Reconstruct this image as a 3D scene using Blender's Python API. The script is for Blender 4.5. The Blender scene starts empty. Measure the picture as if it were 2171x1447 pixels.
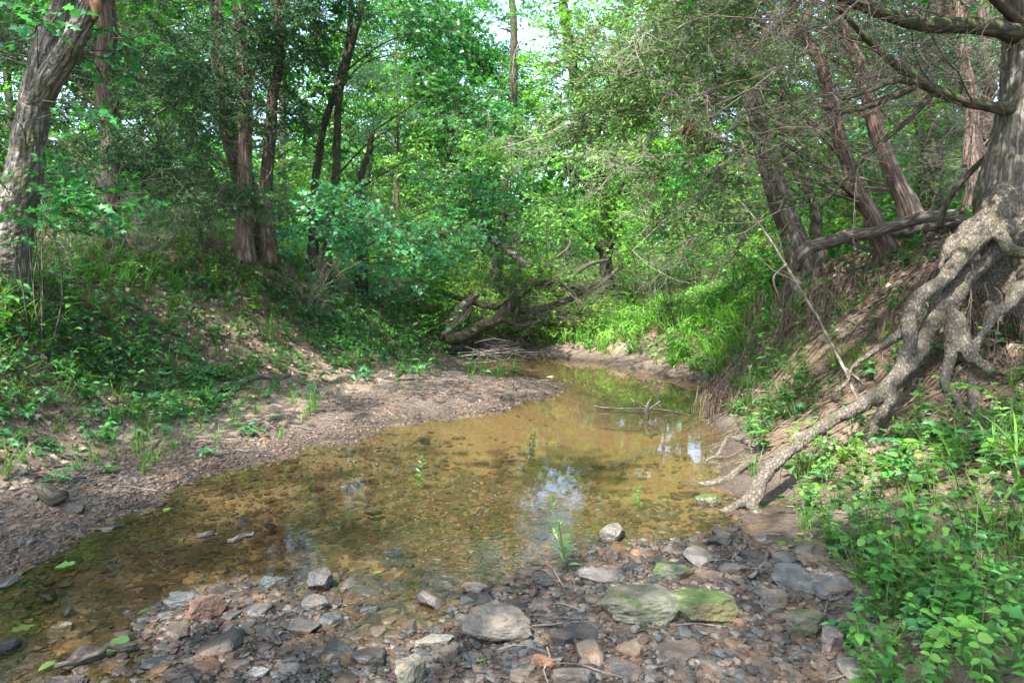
import bpy, bmesh, math, random
import numpy as np
from mathutils import Vector, Matrix

# ------------------------------------------------------------------ camera
SC = bpy.context.scene
F = 1447.0; CX = 1085.5; CY = 723.5; HOR = 560.0; CAMZ = 1.5
PITCH = math.atan((CY - HOR) / F)
cam_d = bpy.data.cameras.new('camera'); cam = bpy.data.objects.new('camera', cam_d)
SC.collection.objects.link(cam); SC.camera = cam
cam_d.sensor_width = 36.0; cam_d.lens = 24.0; cam_d.clip_start = 0.05; cam_d.clip_end = 500.0
cam.location = (0, 0, CAMZ); cam.rotation_euler = (math.pi / 2 - PITCH, 0, 0)
cam_d.dof.use_dof = True; cam_d.dof.focus_distance = 6.5; cam_d.dof.aperture_fstop = 9.0

# ------------------------------------------------------------------ light
SUN = Vector((-0.26, -0.46, 0.85)).normalized()          # towards the sun
world = bpy.data.worlds.new('World'); SC.world = world; world.use_nodes = True
wn = world.node_tree; wn.nodes.clear()
sky = wn.nodes.new('ShaderNodeTexSky'); sky.sky_type = 'NISHITA'; sky.sun_disc = False
sky.sun_elevation = math.asin(SUN.z); sky.sun_rotation = math.atan2(SUN.x, SUN.y)
sky.air_density = 1.0; sky.dust_density = 2.5; sky.ozone_density = 1.0
bg = wn.nodes.new('ShaderNodeBackground'); bg.inputs['Strength'].default_value = 0.15
wo = wn.nodes.new('ShaderNodeOutputWorld')
wn.links.new(sky.outputs[0], bg.inputs[0]); wn.links.new(bg.outputs[0], wo.inputs[0])
sun_d = bpy.data.lights.new('sun', 'SUN'); sun = bpy.data.objects.new('sun', sun_d)
SC.collection.objects.link(sun); sun_d.energy = 2.9; sun_d.angle = math.radians(0.6)
sun_d.color = (1.0, 0.95, 0.86)
sun.rotation_euler = SUN.to_track_quat('Z', 'Y').to_euler()
SC.view_settings.view_transform = 'Standard'; SC.view_settings.look = 'None'
SC.view_settings.exposure = 2.82; SC.view_settings.gamma = 1.0
SC.render.film_transparent = False
cy = SC.cycles
cy.max_bounces = 9; cy.diffuse_bounces = 6; cy.glossy_bounces = 3; cy.transmission_bounces = 5
cy.transparent_max_bounces = 8; cy.caustics_reflective = False; cy.caustics_refractive = False
cy.sample_clamp_indirect = 6.0
cy.use_denoising = True
try: cy.denoiser = 'OPENIMAGEDENOISE'; cy.denoising_input_passes = 'RGB_ALBEDO_NORMAL'
except Exception: pass

rng = np.random.default_rng(7)
random.seed(7)
COL = SC.collection
PI = math.pi

# ------------------------------------------------------------------ pixel <-> world helpers (authoring aid)
sp_, cp_ = math.sin(PITCH), math.cos(PITCH)
def ray(px, py):
    a = (px - CX) / F; b = (CY - py) / F
    return np.array([a, cp_ + b * sp_, -sp_ + b * cp_])
def P(px, py, Y):                      # point on the ray at world depth Y
    d = ray(px, py); t = Y / d[1]
    return np.array([d[0] * t, Y, CAMZ + d[2] * t])
def PZ(px, py, z):                     # point on the ray at height z
    d = ray(px, py); t = (z - CAMZ) / d[2]
    return np.array([d[0] * t, d[1] * t, z])
def proj(p):
    p = np.asarray(p, float).reshape(-1, 3); q = p - np.array([0, 0, CAMZ])
    f = q[:, 1] * cp_ - q[:, 2] * sp_; u = q[:, 1] * sp_ + q[:, 2] * cp_
    f = np.where(f > 0.05, f, np.nan)
    return CX + F * q[:, 0] / f, CY - F * u / f
def inpoly(x, y, poly):
    x = np.nan_to_num(x, nan=-9e9); y = np.nan_to_num(y, nan=-9e9)
    r = np.zeros(x.shape, bool); n = len(poly)
    for i in range(n):
        x0, y0 = poly[i]; x1, y1 = poly[(i + 1) % n]
        if y0 == y1: continue
        c = ((y0 > y) != (y1 > y)) & (x < (x1 - x0) * (y - y0) / (y1 - y0) + x0)
        r ^= c
    return r

# ------------------------------------------------------------------ noise
def _h(i, j, k, s):
    n = (i * 374761393 + j * 668265263 + k * 2147483647 + s * 1274126177) & 0xffffffff
    n = ((n ^ (n >> 13)) * 1274126177) & 0xffffffff
    n = ((n ^ (n >> 16)) * 2246822519) & 0xffffffff
    return ((n ^ (n >> 15)) & 0xffff) / 65535.0
def vnoise(p, s=0):
    p = np.asarray(p, float); i = np.floor(p).astype(np.int64); f = p - i; f = f * f * (3 - 2 * f)
    r = 0
    for a in (0, 1):
        for b in (0, 1):
            for c in (0, 1):
                w = (f[:, 0] if a else 1 - f[:, 0]) * (f[:, 1] if b else 1 - f[:, 1]) * (f[:, 2] if c else 1 - f[:, 2])
                r = r + w * _h(i[:, 0] + a, i[:, 1] + b, i[:, 2] + c, s)
    return r * 2 - 1
def fbm(p, o=4, s=0):
    p = np.asarray(p, float); r = 0; a = 1.0; t = 0
    for k in range(o):
        r = r + a * vnoise(p * 2 ** k + 17.3 * k, s + k); t += a; a *= .5
    return r / t
def xyz(x, y, z=0.0):
    return np.stack([x, y, np.zeros_like(x) + z], 1)
def norm(v):
    v = np.asarray(v, float); return v / np.maximum(np.linalg.norm(v, axis=-1, keepdims=True), 1e-9)

# ------------------------------------------------------------------ mesh builder (triangles, colours, bark coordinates, material slots)
class MB:
    def __init__(s): s.V = []; s.T = []; s.M = []; s.C = []; s.B = []; s.n = 0
    def add(s, V, T, m=0, c=(1, 1, 1), b=None):
        V = np.asarray(V, float).reshape(-1, 3); T = np.asarray(T, np.int64).reshape(-1, 3)
        if not len(V): return
        C = np.asarray(c, float); C = np.tile(C, (len(V), 1)) if C.ndim == 1 else C
        s.V.append(V); s.T.append(T + s.n); s.C.append(C)
        s.M.append(np.zeros(len(T), np.int32) + np.asarray(m, np.int32))
        s.B.append(V.copy() if b is None else b); s.n += len(V)
    def get(s):
        return (np.concatenate(s.V), np.concatenate(s.T), np.concatenate(s.M), np.concatenate(s.C), np.concatenate(s.B))
    def mesh(s, name, mats, origin=(0, 0, 0), smooth=True):
        V, T, M, C, B = s.get(); V = V - np.asarray(origin, float)
        me = bpy.data.meshes.new(name)
        me.vertices.add(len(V)); me.vertices.foreach_set('co', V.astype(np.float32).ravel())
        me.loops.add(len(T) * 3); me.loops.foreach_set('vertex_index', T.astype(np.int32).ravel())
        me.polygons.add(len(T)); me.polygons.foreach_set('loop_start', np.arange(0, len(T) * 3, 3, dtype=np.int32))
        try: me.polygons.foreach_set('loop_total', np.full(len(T), 3, np.int32))
        except Exception: pass
        for m in (mats if isinstance(mats, (list, tuple)) else [mats]): me.materials.append(m)
        me.polygons.foreach_set('material_index', M)
        me.polygons.foreach_set('use_smooth', np.full(len(T), bool(smooth)))
        a = me.attributes.new('Col', 'FLOAT_COLOR', 'POINT')
        a.data.foreach_set('color', np.concatenate([C, np.ones((len(C), 1))], 1).astype(np.float32).ravel())
        a = me.attributes.new('bk', 'FLOAT_VECTOR', 'POINT'); a.data.foreach_set('vector', B.astype(np.float32).ravel())
        me.update(calc_edges=True); me.validate()
        return me
    def build(s, name, mats, parent=None, smooth=True, origin=None):
        if origin is None: origin = tuple(parent.location) if parent else (0, 0, 0)
        o = bpy.data.objects.new(name, s.mesh(name, mats, origin, smooth)); COL.objects.link(o)
        if parent: o.parent = parent
        else: o.location = origin
        return o

def tag(o, label=None, cat=None, group=None, kind=None):
    if label: o['label'] = label
    if cat: o['category'] = cat
    if group: o['group'] = group
    if kind: o['kind'] = kind
    return o
def empty(name, loc, label=None, cat=None, group=None):
    o = bpy.data.objects.new(name, None); COL.objects.link(o); o.location = tuple(float(v) for v in loc)
    o.empty_display_size = 0.1
    return tag(o, label, cat, group)
def copy_tree(o, loc, rz=0.0, sc=1.0, label=None, group=None):
    c = o.copy(); COL.objects.link(c); c.location = tuple(float(v) for v in loc)
    c.rotation_euler = (0, 0, rz); c.scale = (sc, sc, sc) if np.isscalar(sc) else tuple(sc)
    for ch in o.children:
        d = ch.copy(); COL.objects.link(d); d.parent = c
    if label: c['label'] = label
    if group: c['group'] = group
    return c

def catmull(pts, n):
    pts = np.asarray(pts, float)
    if len(pts) < 3:
        t = np.linspace(0, 1, n)[:, None]; return pts[0] * (1 - t) + pts[-1] * t
    q = np.vstack([2 * pts[0] - pts[1], pts, 2 * pts[-1] - pts[-2]])
    t = np.linspace(0, len(pts) - 1, n); i = np.minimum(t.astype(int), len(pts) - 2); u = (t - i)[:, None]
    a, b, c, d = q[i], q[i + 1], q[i + 2], q[i + 3]
    return .5 * (2 * b + (c - a) * u + (2 * a - 5 * b + 4 * c - d) * u ** 2 + (3 * b - a - 3 * c + d) * u ** 3)

def tube(mb, pts, rad, seg=8, m=0, c=(1, 1, 1), rough=0.0, cap=True, ns=0, rf=2.5):
    pts = np.asarray(pts, float); n = len(pts); rad = np.zeros(n) + rad
    tg = np.gradient(pts, axis=0); tg = norm(tg)
    up = np.array([0, 0, 1.0]) if abs(tg[0][2]) < .9 else np.array([1.0, 0, 0])
    N = np.zeros((n, 3)); v = norm(np.cross(tg[0], up))
    for i in range(n):
        v = v - tg[i] * np.dot(v, tg[i]); l = np.linalg.norm(v)
        v = v / l if l > 1e-6 else norm(np.cross(tg[i], [1, 0.3, 0.2])); N[i] = v
    Bn = np.cross(tg, N); a = np.arange(seg) * 2 * PI / seg
    ca, sa = np.cos(a)[None, :, None], np.sin(a)[None, :, None]
    D = N[:, None] * ca + Bn[:, None] * sa
    V = pts[:, None] + D * rad[:, None, None]
    if rough:
        k = fbm((V / np.maximum(rad.mean() * rf, .01)).reshape(-1, 3) + ns * 3.7, 3, ns).reshape(n, seg)
        V = V + D * (rad[:, None] * k * rough)[:, :, None]
    L = np.concatenate([[0], np.cumsum(np.linalg.norm(np.diff(pts, axis=0), axis=1))])
    B = np.stack([np.broadcast_to(np.cos(a)[None] * rad.mean(), (n, seg)), np.broadcast_to(np.sin(a)[None] * rad.mean(), (n, seg)), np.broadcast_to(L[:, None], (n, seg))], 2)
    i = np.arange(n - 1)[:, None] * seg; j = np.arange(seg)[None]; j2 = (j + 1) % seg
    q = np.stack([i + j, i + j2, i + seg + j2, i + seg + j], 2).reshape(-1, 4)
    T = np.concatenate([q[:, [0, 1, 2]], q[:, [0, 2, 3]]])
    V = V.reshape(-1, 3); B = B.reshape(-1, 3)
    if cap:
        V = np.vstack([V, pts[0], pts[-1]]); B = np.vstack([B, [0, 0, 0], [0, 0, L[-1]]])
        s0 = n * seg; jj = np.arange(seg); e = (n - 1) * seg
        T = np.concatenate([T, np.stack([np.full(seg, s0), (jj + 1) % seg, jj], 1), np.stack([np.full(seg, s0 + 1), e + jj, e + (jj + 1) % seg], 1)])
    mb.add(V, T, m, c, B)

def pxpath(pp, n):                     # [(px,py,depth,radius px)] -> smooth points and radii in metres
    pts = np.array([P(a, b, d) for a, b, d, r in pp]); rr = np.array([r * d / F for a, b, d, r in pp])
    q = catmull(pts, n); r = np.interp(np.linspace(0, len(pp) - 1, n), np.arange(len(pp)), rr)
    return q, r

def scatter(mb, tp, R, T, S=None, cm=None):
    V, Tr, M, C, B = tp; N = len(T)
    if N == 0: return
    R = np.asarray(R, float); S = np.ones(N) if S is None else np.asarray(S, float)
    if S.ndim == 1: S = S[:, None] * np.ones((1, 3))
    W = np.einsum('nij,nvj->nvi', R, V[None] * S[:, None]) + np.asarray(T)[:, None]
    k = len(V)
    TT = (Tr[None] + (np.arange(N) * k)[:, None, None]).reshape(-1, 3)
    cc = np.broadcast_to(C[None], (N, k, 3)) if cm is None else C[None] * np.asarray(cm)[:, None]
    mb.add(W.reshape(-1, 3), TT, np.tile(M, N), np.ascontiguousarray(cc).reshape(-1, 3), (B[None] * S[:, None].mean(2, keepdims=True)+ np.asarray(T)[:, None]*0.37).reshape(-1, 3))

def frames(x, up=None):                # rotation matrices with x axis along x and z roughly up
    x = norm(x); up = np.tile([0, 0, 1.0], (len(x), 1)) if up is None else norm(up)
    y = np.cross(up, x); bad = np.linalg.norm(y, axis=1) < 1e-3; y[bad] = [0, 1, 0]; y = norm(y)
    z = np.cross(x, y)
    return np.stack([x, y, z], 2)
def rotz(a):
    a = np.asarray(a, float); o = np.zeros_like(a); c, s = np.cos(a), np.sin(a)
    return np.stack([np.stack([c, -s, o], 1), np.stack([s, c, o], 1), np.stack([o, o, o + 1], 1)], 1)

# ------------------------------------------------------------------ materials
def mat(name):
    m = bpy.data.materials.new(name); m.use_nodes = True; t = m.node_tree; t.nodes.clear()
    out = t.nodes.new('ShaderNodeOutputMaterial'); return m, t, out
def nd(t, k, **kw):
    n = t.nodes.new('ShaderNode' + k)
    for a, v in kw.items():
        if a in n.inputs: n.inputs[a].default_value = v
        else: setattr(n, a, v)
    return n
def ramp(t, fac, stops, interp='LINEAR'):
    r = t.nodes.new('ShaderNodeValToRGB'); r.color_ramp.interpolation = interp; e = r.color_ramp.elements
    while len(e) > 1: e.remove(e[-1])
    e[0].position = stops[0][0]; e[0].color = (*stops[0][1], 1)
    for p, c in stops[1:]:
        x = e.new(p); x.color = (*c, 1)
    t.links.new(fac, r.inputs[0]); return r.outputs[0]
def mixc(t, f, a, b, mode='MIX'):
    n = t.nodes.new('ShaderNodeMix'); n.data_type = 'RGBA'; n.blend_type = mode
    for s, v in ((n.inputs[0], f), (n.inputs[6], a), (n.inputs[7], b)):
        if isinstance(v, (int, float)): s.default_value = v
        elif isinstance(v, tuple): s.default_value = (*v, 1)
        else: t.links.new(v, s)
    return n.outputs[2]
def mth(t, op, a, b=None):
    n = t.nodes.new('ShaderNodeMath'); n.operation = op
    for s, v in ((n.inputs[0], a), (n.inputs[1], b)):
        if v is None: continue
        if isinstance(v, (int, float)): s.default_value = v
        else: t.links.new(v, s)
    return n.outputs[0]
def maprange(t, v, a, b, c=0.0, d=1.0):
    n = t.nodes.new('ShaderNodeMapRange'); t.links.new(v, n.inputs[0])
    for i, x in enumerate((a, b, c, d)): n.inputs[i + 1].default_value = x
    return n.outputs[0]
def vec_scale(t, v, s):
    n = t.nodes.new('ShaderNodeVectorMath'); n.operation = 'MULTIPLY'; t.links.new(v, n.inputs[0]); n.inputs[1].default_value = s
    return n.outputs[0]
def noise(t, v, scale, detail=4.0, rough=.55, dist=0.0):
    n = nd(t, 'TexNoise', Scale=scale, Detail=detail, Roughness=rough, Distortion=dist); t.links.new(v, n.inputs['Vector']); return n.outputs[0]
def bump(t, h, strength, dist):
    n = nd(t, 'Bump', Strength=strength, Distance=dist); t.links.new(h, n.inputs['Height']); return n.outputs[0]

def leaf_mat(name, trans=0.42, tc=(1.5, 1.7, 0.7), rough=.45, spec=.35):
    m, t, out = mat(name); at = nd(t, 'Attribute', attribute_name='Col')
    info = nd(t, 'ObjectInfo')
    hs = nd(t, 'HueSaturation'); t.links.new(at.outputs['Color'], hs.inputs['Color'])
    t.links.new(maprange(t, info.outputs['Random'], 0, 1, .485, .515), hs.inputs['Hue'])
    t.links.new(maprange(t, info.outputs['Random'], 0, 1, .82, 1.2), hs.inputs['Value'])
    p = nd(t, 'BsdfPrincipled', Roughness=rough); p.inputs['Specular IOR Level'].default_value = spec
    t.links.new(hs.outputs[0], p.inputs['Base Color'])
    tr = nd(t, 'BsdfTranslucent'); t.links.new(mixc(t, 1.0, hs.outputs[0], tc, 'MULTIPLY'), tr.inputs[0])
    mx = nd(t, 'MixShader'); mx.inputs[0].default_value = trans
    t.links.new(p.outputs[0], mx.inputs[1]); t.links.new(tr.outputs[0], mx.inputs[2]); t.links.new(mx.outputs[0], out.inputs[0])
    return m
def bark_mat(name, lo, hi, moss=None, mossamt=.5, sx=26., sz=5., depth=.012, lichen=None, vw=.35, st=(.1, .45, .85)):
    m, t, out = mat(name); at = nd(t, 'Attribute', attribute_name='bk'); v = vec_scale(t, at.outputs['Vector'], (sx, sx, sz))
    vo = nd(t, 'TexVoronoi', Scale=1.0, feature='DISTANCE_TO_EDGE'); 
    n0 = nd(t, 'TexNoise', Scale=1.4, Detail=5.0); t.links.new(v, n0.inputs['Vector'])
    wv = mixc(t, .9, v, n0.outputs['Color'], 'ADD'); t.links.new(wv, vo.inputs['Vector'])
    n1 = noise(t, v, 2.3, 6., .65)
    n9 = noise(t, v, 6., 5., .7)
    h = mth(t, 'ADD', mth(t, 'MULTIPLY', maprange(t, vo.outputs[0], 0, .3), vw), mth(t, 'ADD', mth(t, 'MULTIPLY', n1, .55 - vw * .5), mth(t, 'MULTIPLY', n9, .55 - vw * .3)))
    col = ramp(t, h, [(st[0], tuple(x * .55 for x in lo)), (st[1], lo), (st[2], hi)])
    g = nd(t, 'NewGeometry')
    pn = noise(t, at.outputs['Vector'], 6., 5.)
    if moss: col = mixc(t, maprange(t, pn, .62 - .25 * mossamt, .8 - .25 * mossamt), col, moss)
    if lichen:
        ln = noise(t, at.outputs['Vector'], 60., 4.); col = mixc(t, maprange(t, ln, .60, .68, 0, .5), col, lichen)
    p = nd(t, 'BsdfPrincipled', Roughness=.9); p.inputs['Specular IOR Level'].default_value = .15
    t.links.new(col, p.inputs['Base Color']); t.links.new(bump(t, h, .9, depth), p.inputs['Normal'])
    t.links.new(p.outputs[0], out.inputs[0]); return m
def plain_mat(name, lo, hi, scale=30., rough=.85, bmp=.5, dist=.004, attr=False, spec=.2):
    m, t, out = mat(name); tc = nd(t, 'TexCoord'); n = noise(t, tc.outputs['Object'], scale, 6.)
    col = ramp(t, n, [(.3, lo), (.7, hi)])
    if attr:
        at = nd(t, 'Attribute', attribute_name='Col'); col = mixc(t, 1.0, col, at.outputs['Color'], 'MULTIPLY')
    p = nd(t, 'BsdfPrincipled', Roughness=rough); p.inputs['Specular IOR Level'].default_value = spec
    t.links.new(col, p.inputs['Base Color'])
    if bmp: t.links.new(bump(t, n, bmp, dist), p.inputs['Normal'])
    t.links.new(p.outputs[0], out.inputs[0]); return m
def rock_mat(name, wet=.5, moss=0.0, strat=0.0, attr=True):
    m, t, out = mat(name); tc = nd(t, 'TexCoord'); g = nd(t, 'NewGeometry'); info = nd(t, 'ObjectInfo')
    v = g.outputs['Position']
    n = noise(t, v, 22., 8., .65); n2 = noise(t, v, 90., 4., .6); n3 = noise(t, v, 6., 3.)
    at = nd(t, 'Attribute', attribute_name='Col')
    f = mth(t, 'ADD', mth(t, 'MULTIPLY', n, .7), mth(t, 'MULTIPLY', n2, .3))
    col = mixc(t, 1.0, ramp(t, f, [(.3, (.36, .34, .32)), (.5, (.85, .82, .78)), (.72, (1.5, 1.42, 1.3))]), at.outputs['Color'], 'MULTIPLY')
    # ochre staining
    col = mixc(t, maprange(t, n3, .52, .7, 0, .45), col, (.19, .105, .05))
    sx = nd(t, 'SeparateXYZ'); t.links.new(v, sx.inputs[0])
    # damp band close to the water line
    dark = maprange(t, mth(t, 'ADD', sx.outputs[2], mth(t, 'MULTIPLY', n, .03)), .025, .075, .5, 1.0)
    col = mixc(t, 1.0, col, dark, 'MULTIPLY')
    if moss:
        nz = nd(t, 'SeparateXYZ'); t.links.new(g.outputs['Normal'], nz.inputs[0])
        mm = mth(t, 'MULTIPLY', maprange(t, nz.outputs[2], .1, .8), maprange(t, noise(t, v, 9., 6., .6), .62 - moss * .3, .70 - moss * .3))
        mc = ramp(t, n2, [(.35, (.025, .045, .010)), (.65, (.060, .098, .020))])
        col = mixc(t, mth(t, 'MULTIPLY', mm, .9), col, mc)
    p = nd(t, 'BsdfPrincipled'); t.links.new(col, p.inputs['Base Color'])
    t.links.new(maprange(t, sx.outputs[2], .01, .10, .28, .75), p.inputs['Roughness'])
    p.inputs['Specular IOR Level'].default_value = .4
    h = mth(t, 'ADD', n, mth(t, 'MULTIPLY', n2, .4))
    if strat:
        w = nd(t, 'TexWave', Scale=9., Distortion=14., Detail=4.); w.bands_direction = 'Z'; t.links.new(v, w.inputs['Vector'])
        h = mth(t, 'ADD', h, mth(t, 'MULTIPLY', w.outputs[0], strat))
    t.links.new(bump(t, h, .8, .012), p.inputs['Normal'])
    t.links.new(p.outputs[0], out.inputs[0]); return m

M_leaf = leaf_mat('broad_leaf')
M_leafs = leaf_mat('small_leaf', .38, (1.4, 1.6, .7), .4, .4)
M_cedar = leaf_mat('cedar_foliage', .25, (1.2, 1.4, .8), .7, .15)
M_grass = leaf_mat('grass_blade', .45, (1.4, 1.6, .6), .5, .3)
M_dry = leaf_mat('dry_leaf', .15, (1.3, 1.1, .8), .8, .15)
M_twig = plain_mat('dead_twig', (.10, .085, .07), (.26, .235, .21), 60., .9, .3, .002, attr=True)
M_twigd = plain_mat('dark_twig', (.035, .027, .02), (.085, .065, .048), 60., .9, .3, .002)
M_stem = leaf_mat('green_stem', .1)
M_oak = bark_mat('grey_ridged_bark', (.085, .072, .06), (.27, .25, .235), (.05, .07, .02), .45, 30., 3.6, .018)
M_oakd = bark_mat('dark_ridged_bark', (.04, .034, .026), (.12, .10, .08), (.04, .055, .015), .7, 24., 5., .014)
M_cedb = bark_mat('stringy_cedar_bark', (.07, .047, .036), (.195, .15, .125), None, .3, 34., 2.2, .010, lichen=None)
M_cedp = bark_mat('pale_cedar_bark', (.12, .08, .065), (.33, .25, .215), None, .3, 34., 2.2, .010)
M_maple = bark_mat('thin_dark_bark', (.04, .036, .028), (.13, .115, .09), (.04, .06, .015), .5, 30., 8., .008)
M_root = bark_mat('lichened_root_bark', (.080, .067, .054), (.25, .222, .182), (.055, .062, .03), .3, 46., 22., .02, lichen=(.23, .24, .19), vw=.2, st=(.3, .5, .78))
M_log = bark_mat('weathered_log_bark', (.07, .058, .048), (.25, .22, .195), None, .3, 26., 6., .010)
M_rootlet = plain_mat('rootlet', (.07, .048, .033), (.19, .145, .11), 40., .9, .4, .002)
M_rock = rock_mat('creek_stone'); M_rockm = rock_mat('mossy_stone', moss=.75, strat=.08)
M_rockmm = rock_mat('half_mossy_stone', moss=.35, strat=.08); M_slate = rock_mat('layered_stone', strat=.12)
M_wood = plain_mat('broken_wood', (.12, .06, .035), (.30, .17, .11), 25., .9, .5, .006)

# ground
def ground_material():
    m, t, out = mat('creek_ground'); g = nd(t, 'NewGeometry'); v = g.outputs['Position']
    s = nd(t, 'SeparateXYZ'); t.links.new(v, s.inputs[0]); z = s.outputs[2]
    at = nd(t, 'Attribute', attribute_name='Col'); zs = nd(t, 'SeparateColor'); t.links.new(at.outputs['Color'], zs.inputs[0])
    big = noise(t, v, 1.6, 5.); mid = noise(t, v, 7., 7., .62); fine = noise(t, v, 45., 6., .65); vf = noise(t, v, 160., 3.)
    zz = mth(t, 'ADD', z, mth(t, 'MULTIPLY', mth(t, 'SUBTRACT', mid, .5), .16))
    base = ramp(t, maprange(t, zz, -.30, .60), [
        (.0, (.048, .041, .025)), (.22, (.118, .090, .050)), (.325, (.112, .083, .052)), (.345, (.050, .036, .029)),
        (.40, (.070, .055, .044)), (.46, (.108, .086, .067)), (.56, (.20, .158, .115)), (.80, (.155, .11, .078)), (1.0, (.105, .074, .052))])
    grain = ramp(t, fine, [(.28, (.38, .35, .33)), (.5, (1., 1., 1.)), (.72, (1.45, 1.4, 1.3))])
    c = mixc(t, 1.0, base, grain, 'MULTIPLY')
    # pebble pattern under the water and near the edge
    vo = nd(t, 'TexVoronoi', Scale=1.0); vv = vec_scale(t, v, (17., 26., 20.)); t.links.new(vv, vo.inputs['Vector'])
    ve = nd(t, 'TexVoronoi', Scale=1.0, feature='DISTANCE_TO_EDGE'); t.links.new(vv, ve.inputs['Vector'])
    pebble = mixc(t, 1.0, mixc(t, 1.0, c, mixc(t, .65, (1., 1., 1.), vo.outputs['Color']), 'MULTIPLY'), ramp(t, ve.outputs[0], [(0, (.3, .3, .3)), (.12, (1.1, 1.1, 1.1))]), 'MULTIPLY')
    pm = mth(t, 'MULTIPLY', zs.outputs[0], .85); c = mixc(t, pm, c, pebble)
    c = mixc(t, mth(t, 'MULTIPLY', maprange(t, zs.outputs[0], .0, .3, 1., 0.), maprange(t, z, -.005, -.04)), c, mixc(t, 1.0, (.140, .101, .052), grain, 'MULTIPLY'))
    # red clay of the bare bank, moss
    c = mixc(t, mth(t, 'MULTIPLY', zs.outputs[1], maprange(t, mid, .35, .6)), c, mixc(t, 1.0, (.095, .066, .046), grain, 'MULTIPLY'))
    moss = ramp(t, vf, [(.35, (.035, .055, .010)), (.65, (.12, .17, .025))])
    c = mixc(t, mth(t, 'MULTIPLY', zs.outputs[2], maprange(t, mth(t, 'ADD', mth(t, 'MULTIPLY', mid, .6), mth(t, 'MULTIPLY', fine, .4)), .44, .54)), c, moss)
    p = nd(t, 'BsdfPrincipled'); t.links.new(c, p.inputs['Base Color'])
    t.links.new(maprange(t, zz, .0, .12, .38, .92), p.inputs['Roughness']); p.inputs['Specular IOR Level'].default_value = .3
    h = mth(t, 'ADD', mth(t, 'MULTIPLY', mid, .5), mth(t, 'ADD', mth(t, 'MULTIPLY', fine, .5), mth(t, 'MULTIPLY', maprange(t, ve.outputs[0], 0, .15), mth(t, 'MULTIPLY', zs.outputs[0], .5))))
    t.links.new(bump(t, h, 1.0, .035), p.inputs['Normal'])
    t.links.new(p.outputs[0], out.inputs[0]); return m
M_ground = ground_material()
def water_material():
    m, t, out = mat('creek_water'); g = nd(t, 'NewGeometry'); v = vec_scale(t, g.outputs['Position'], (1., .8, 1.))
    n1 = noise(t, v, 9., 3., .5); n2 = noise(t, v, 36., 2., .5); n0 = noise(t, v, 1.1, 2.)
    s = nd(t, 'SeparateXYZ'); t.links.new(g.outputs['Position'], s.inputs[0])
    near = maprange(t, s.outputs[1], 2.6, 4.6, 1., .12)      # rippled over the stony shallows, calm in the pool
    h = mth(t, 'MULTIPLY', mth(t, 'ADD', n1, mth(t, 'MULTIPLY', n2, .35)), mth(t, 'MULTIPLY', near, maprange(t, n0, .3, .7, .4, 1.)))
    b = bump(t, h, .06, .05)
    fr = nd(t, 'Fresnel', IOR=1.5); t.links.new(b, fr.inputs['Normal'])
    gl = nd(t, 'BsdfGlossy', Roughness=.0); gl.inputs[0].default_value = (1, 1, 1, 1); t.links.new(b, gl.inputs['Normal'])
    tr = nd(t, 'BsdfTransparent'); tr.inputs[0].default_value = (.90, .87, .75, 1)
    df = nd(t, 'BsdfDiffuse'); df.inputs[0].default_value = (.17, .13, .07, 1)      # suspended silt
    ms = nd(t, 'MixShader'); t.links.new(maprange(t, s.outputs[1], 2.8, 6.0, .01, .07), ms.inputs[0]); t.links.new(tr.outputs[0], ms.inputs[1]); t.links.new(df.outputs[0], ms.inputs[2])
    mx = nd(t, 'MixShader'); t.links.new(fr.outputs[0], mx.inputs[0]); t.links.new(ms.outputs[0], mx.inputs[1]); t.links.new(gl.outputs[0], mx.inputs[2])
    t.links.new(mx.outputs[0], out.inputs[0]); return m
M_water = water_material()

# ------------------------------------------------------------------ terrain from surveyed points
_cz = []   # (px, py, z) and (px, py, None, depth)
def cz(*a):
    for px, py, z in a: _cz.append(PZ(px, py, z))
def cd(*a):
    for px, py, d in a: _cz.append(P(px, py, d))
def cw(*a):
    for p in a: _cz.append(np.array(p, float))
# shore lines
cz((0, 1225, 0), (100, 1170, 0), (180, 1135, 0), (260, 1095, 0), (360, 1050, 0), (450, 1010, 0), (570, 975, 0), (700, 945, 0), (830, 905, 0), (960, 890, 0), (1080, 868, 0), (1180, 840, 0), (1215, 820, 0), (1190, 805, 0), (1095, 797, 0), (1070, 775, 0), (1000, 765, 0))
cz((1120, 755, .02), (1200, 760, .02), (1290, 767, 0.02), (1330, 784, 0.02), (1400, 795, .02), (1480, 805, .02), (1500, 840, .04), (1515, 890, .04), (1540, 950, .03), (1500, 985, .01), (1575, 1020, .04), (1560, 1075, 0), (1590, 1120, .01), (1500, 1150, .005))
# bed
cz((1000, 960, -.12), (1200, 900, -.2), (1350, 870, -.3), (1400, 930, -.22), (1300, 1000, -.14), (1450, 1010, -.08), (1100, 1050, -.1), (850, 1050, -.09), (650, 1080, -.08), (450, 1120, -.07), (300, 1200, -.07), (1200, 1110, -.07), (1400, 1090, -.05), (1200, 780, -.1), (1350, 820, -.18), (1100, 780, -.06), (1280, 830, -.15), (900, 1150, -.06), (150, 1240, -.06), (50, 1330, -.05), (650, 1160, -.06), (1480, 860, -.2))
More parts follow.
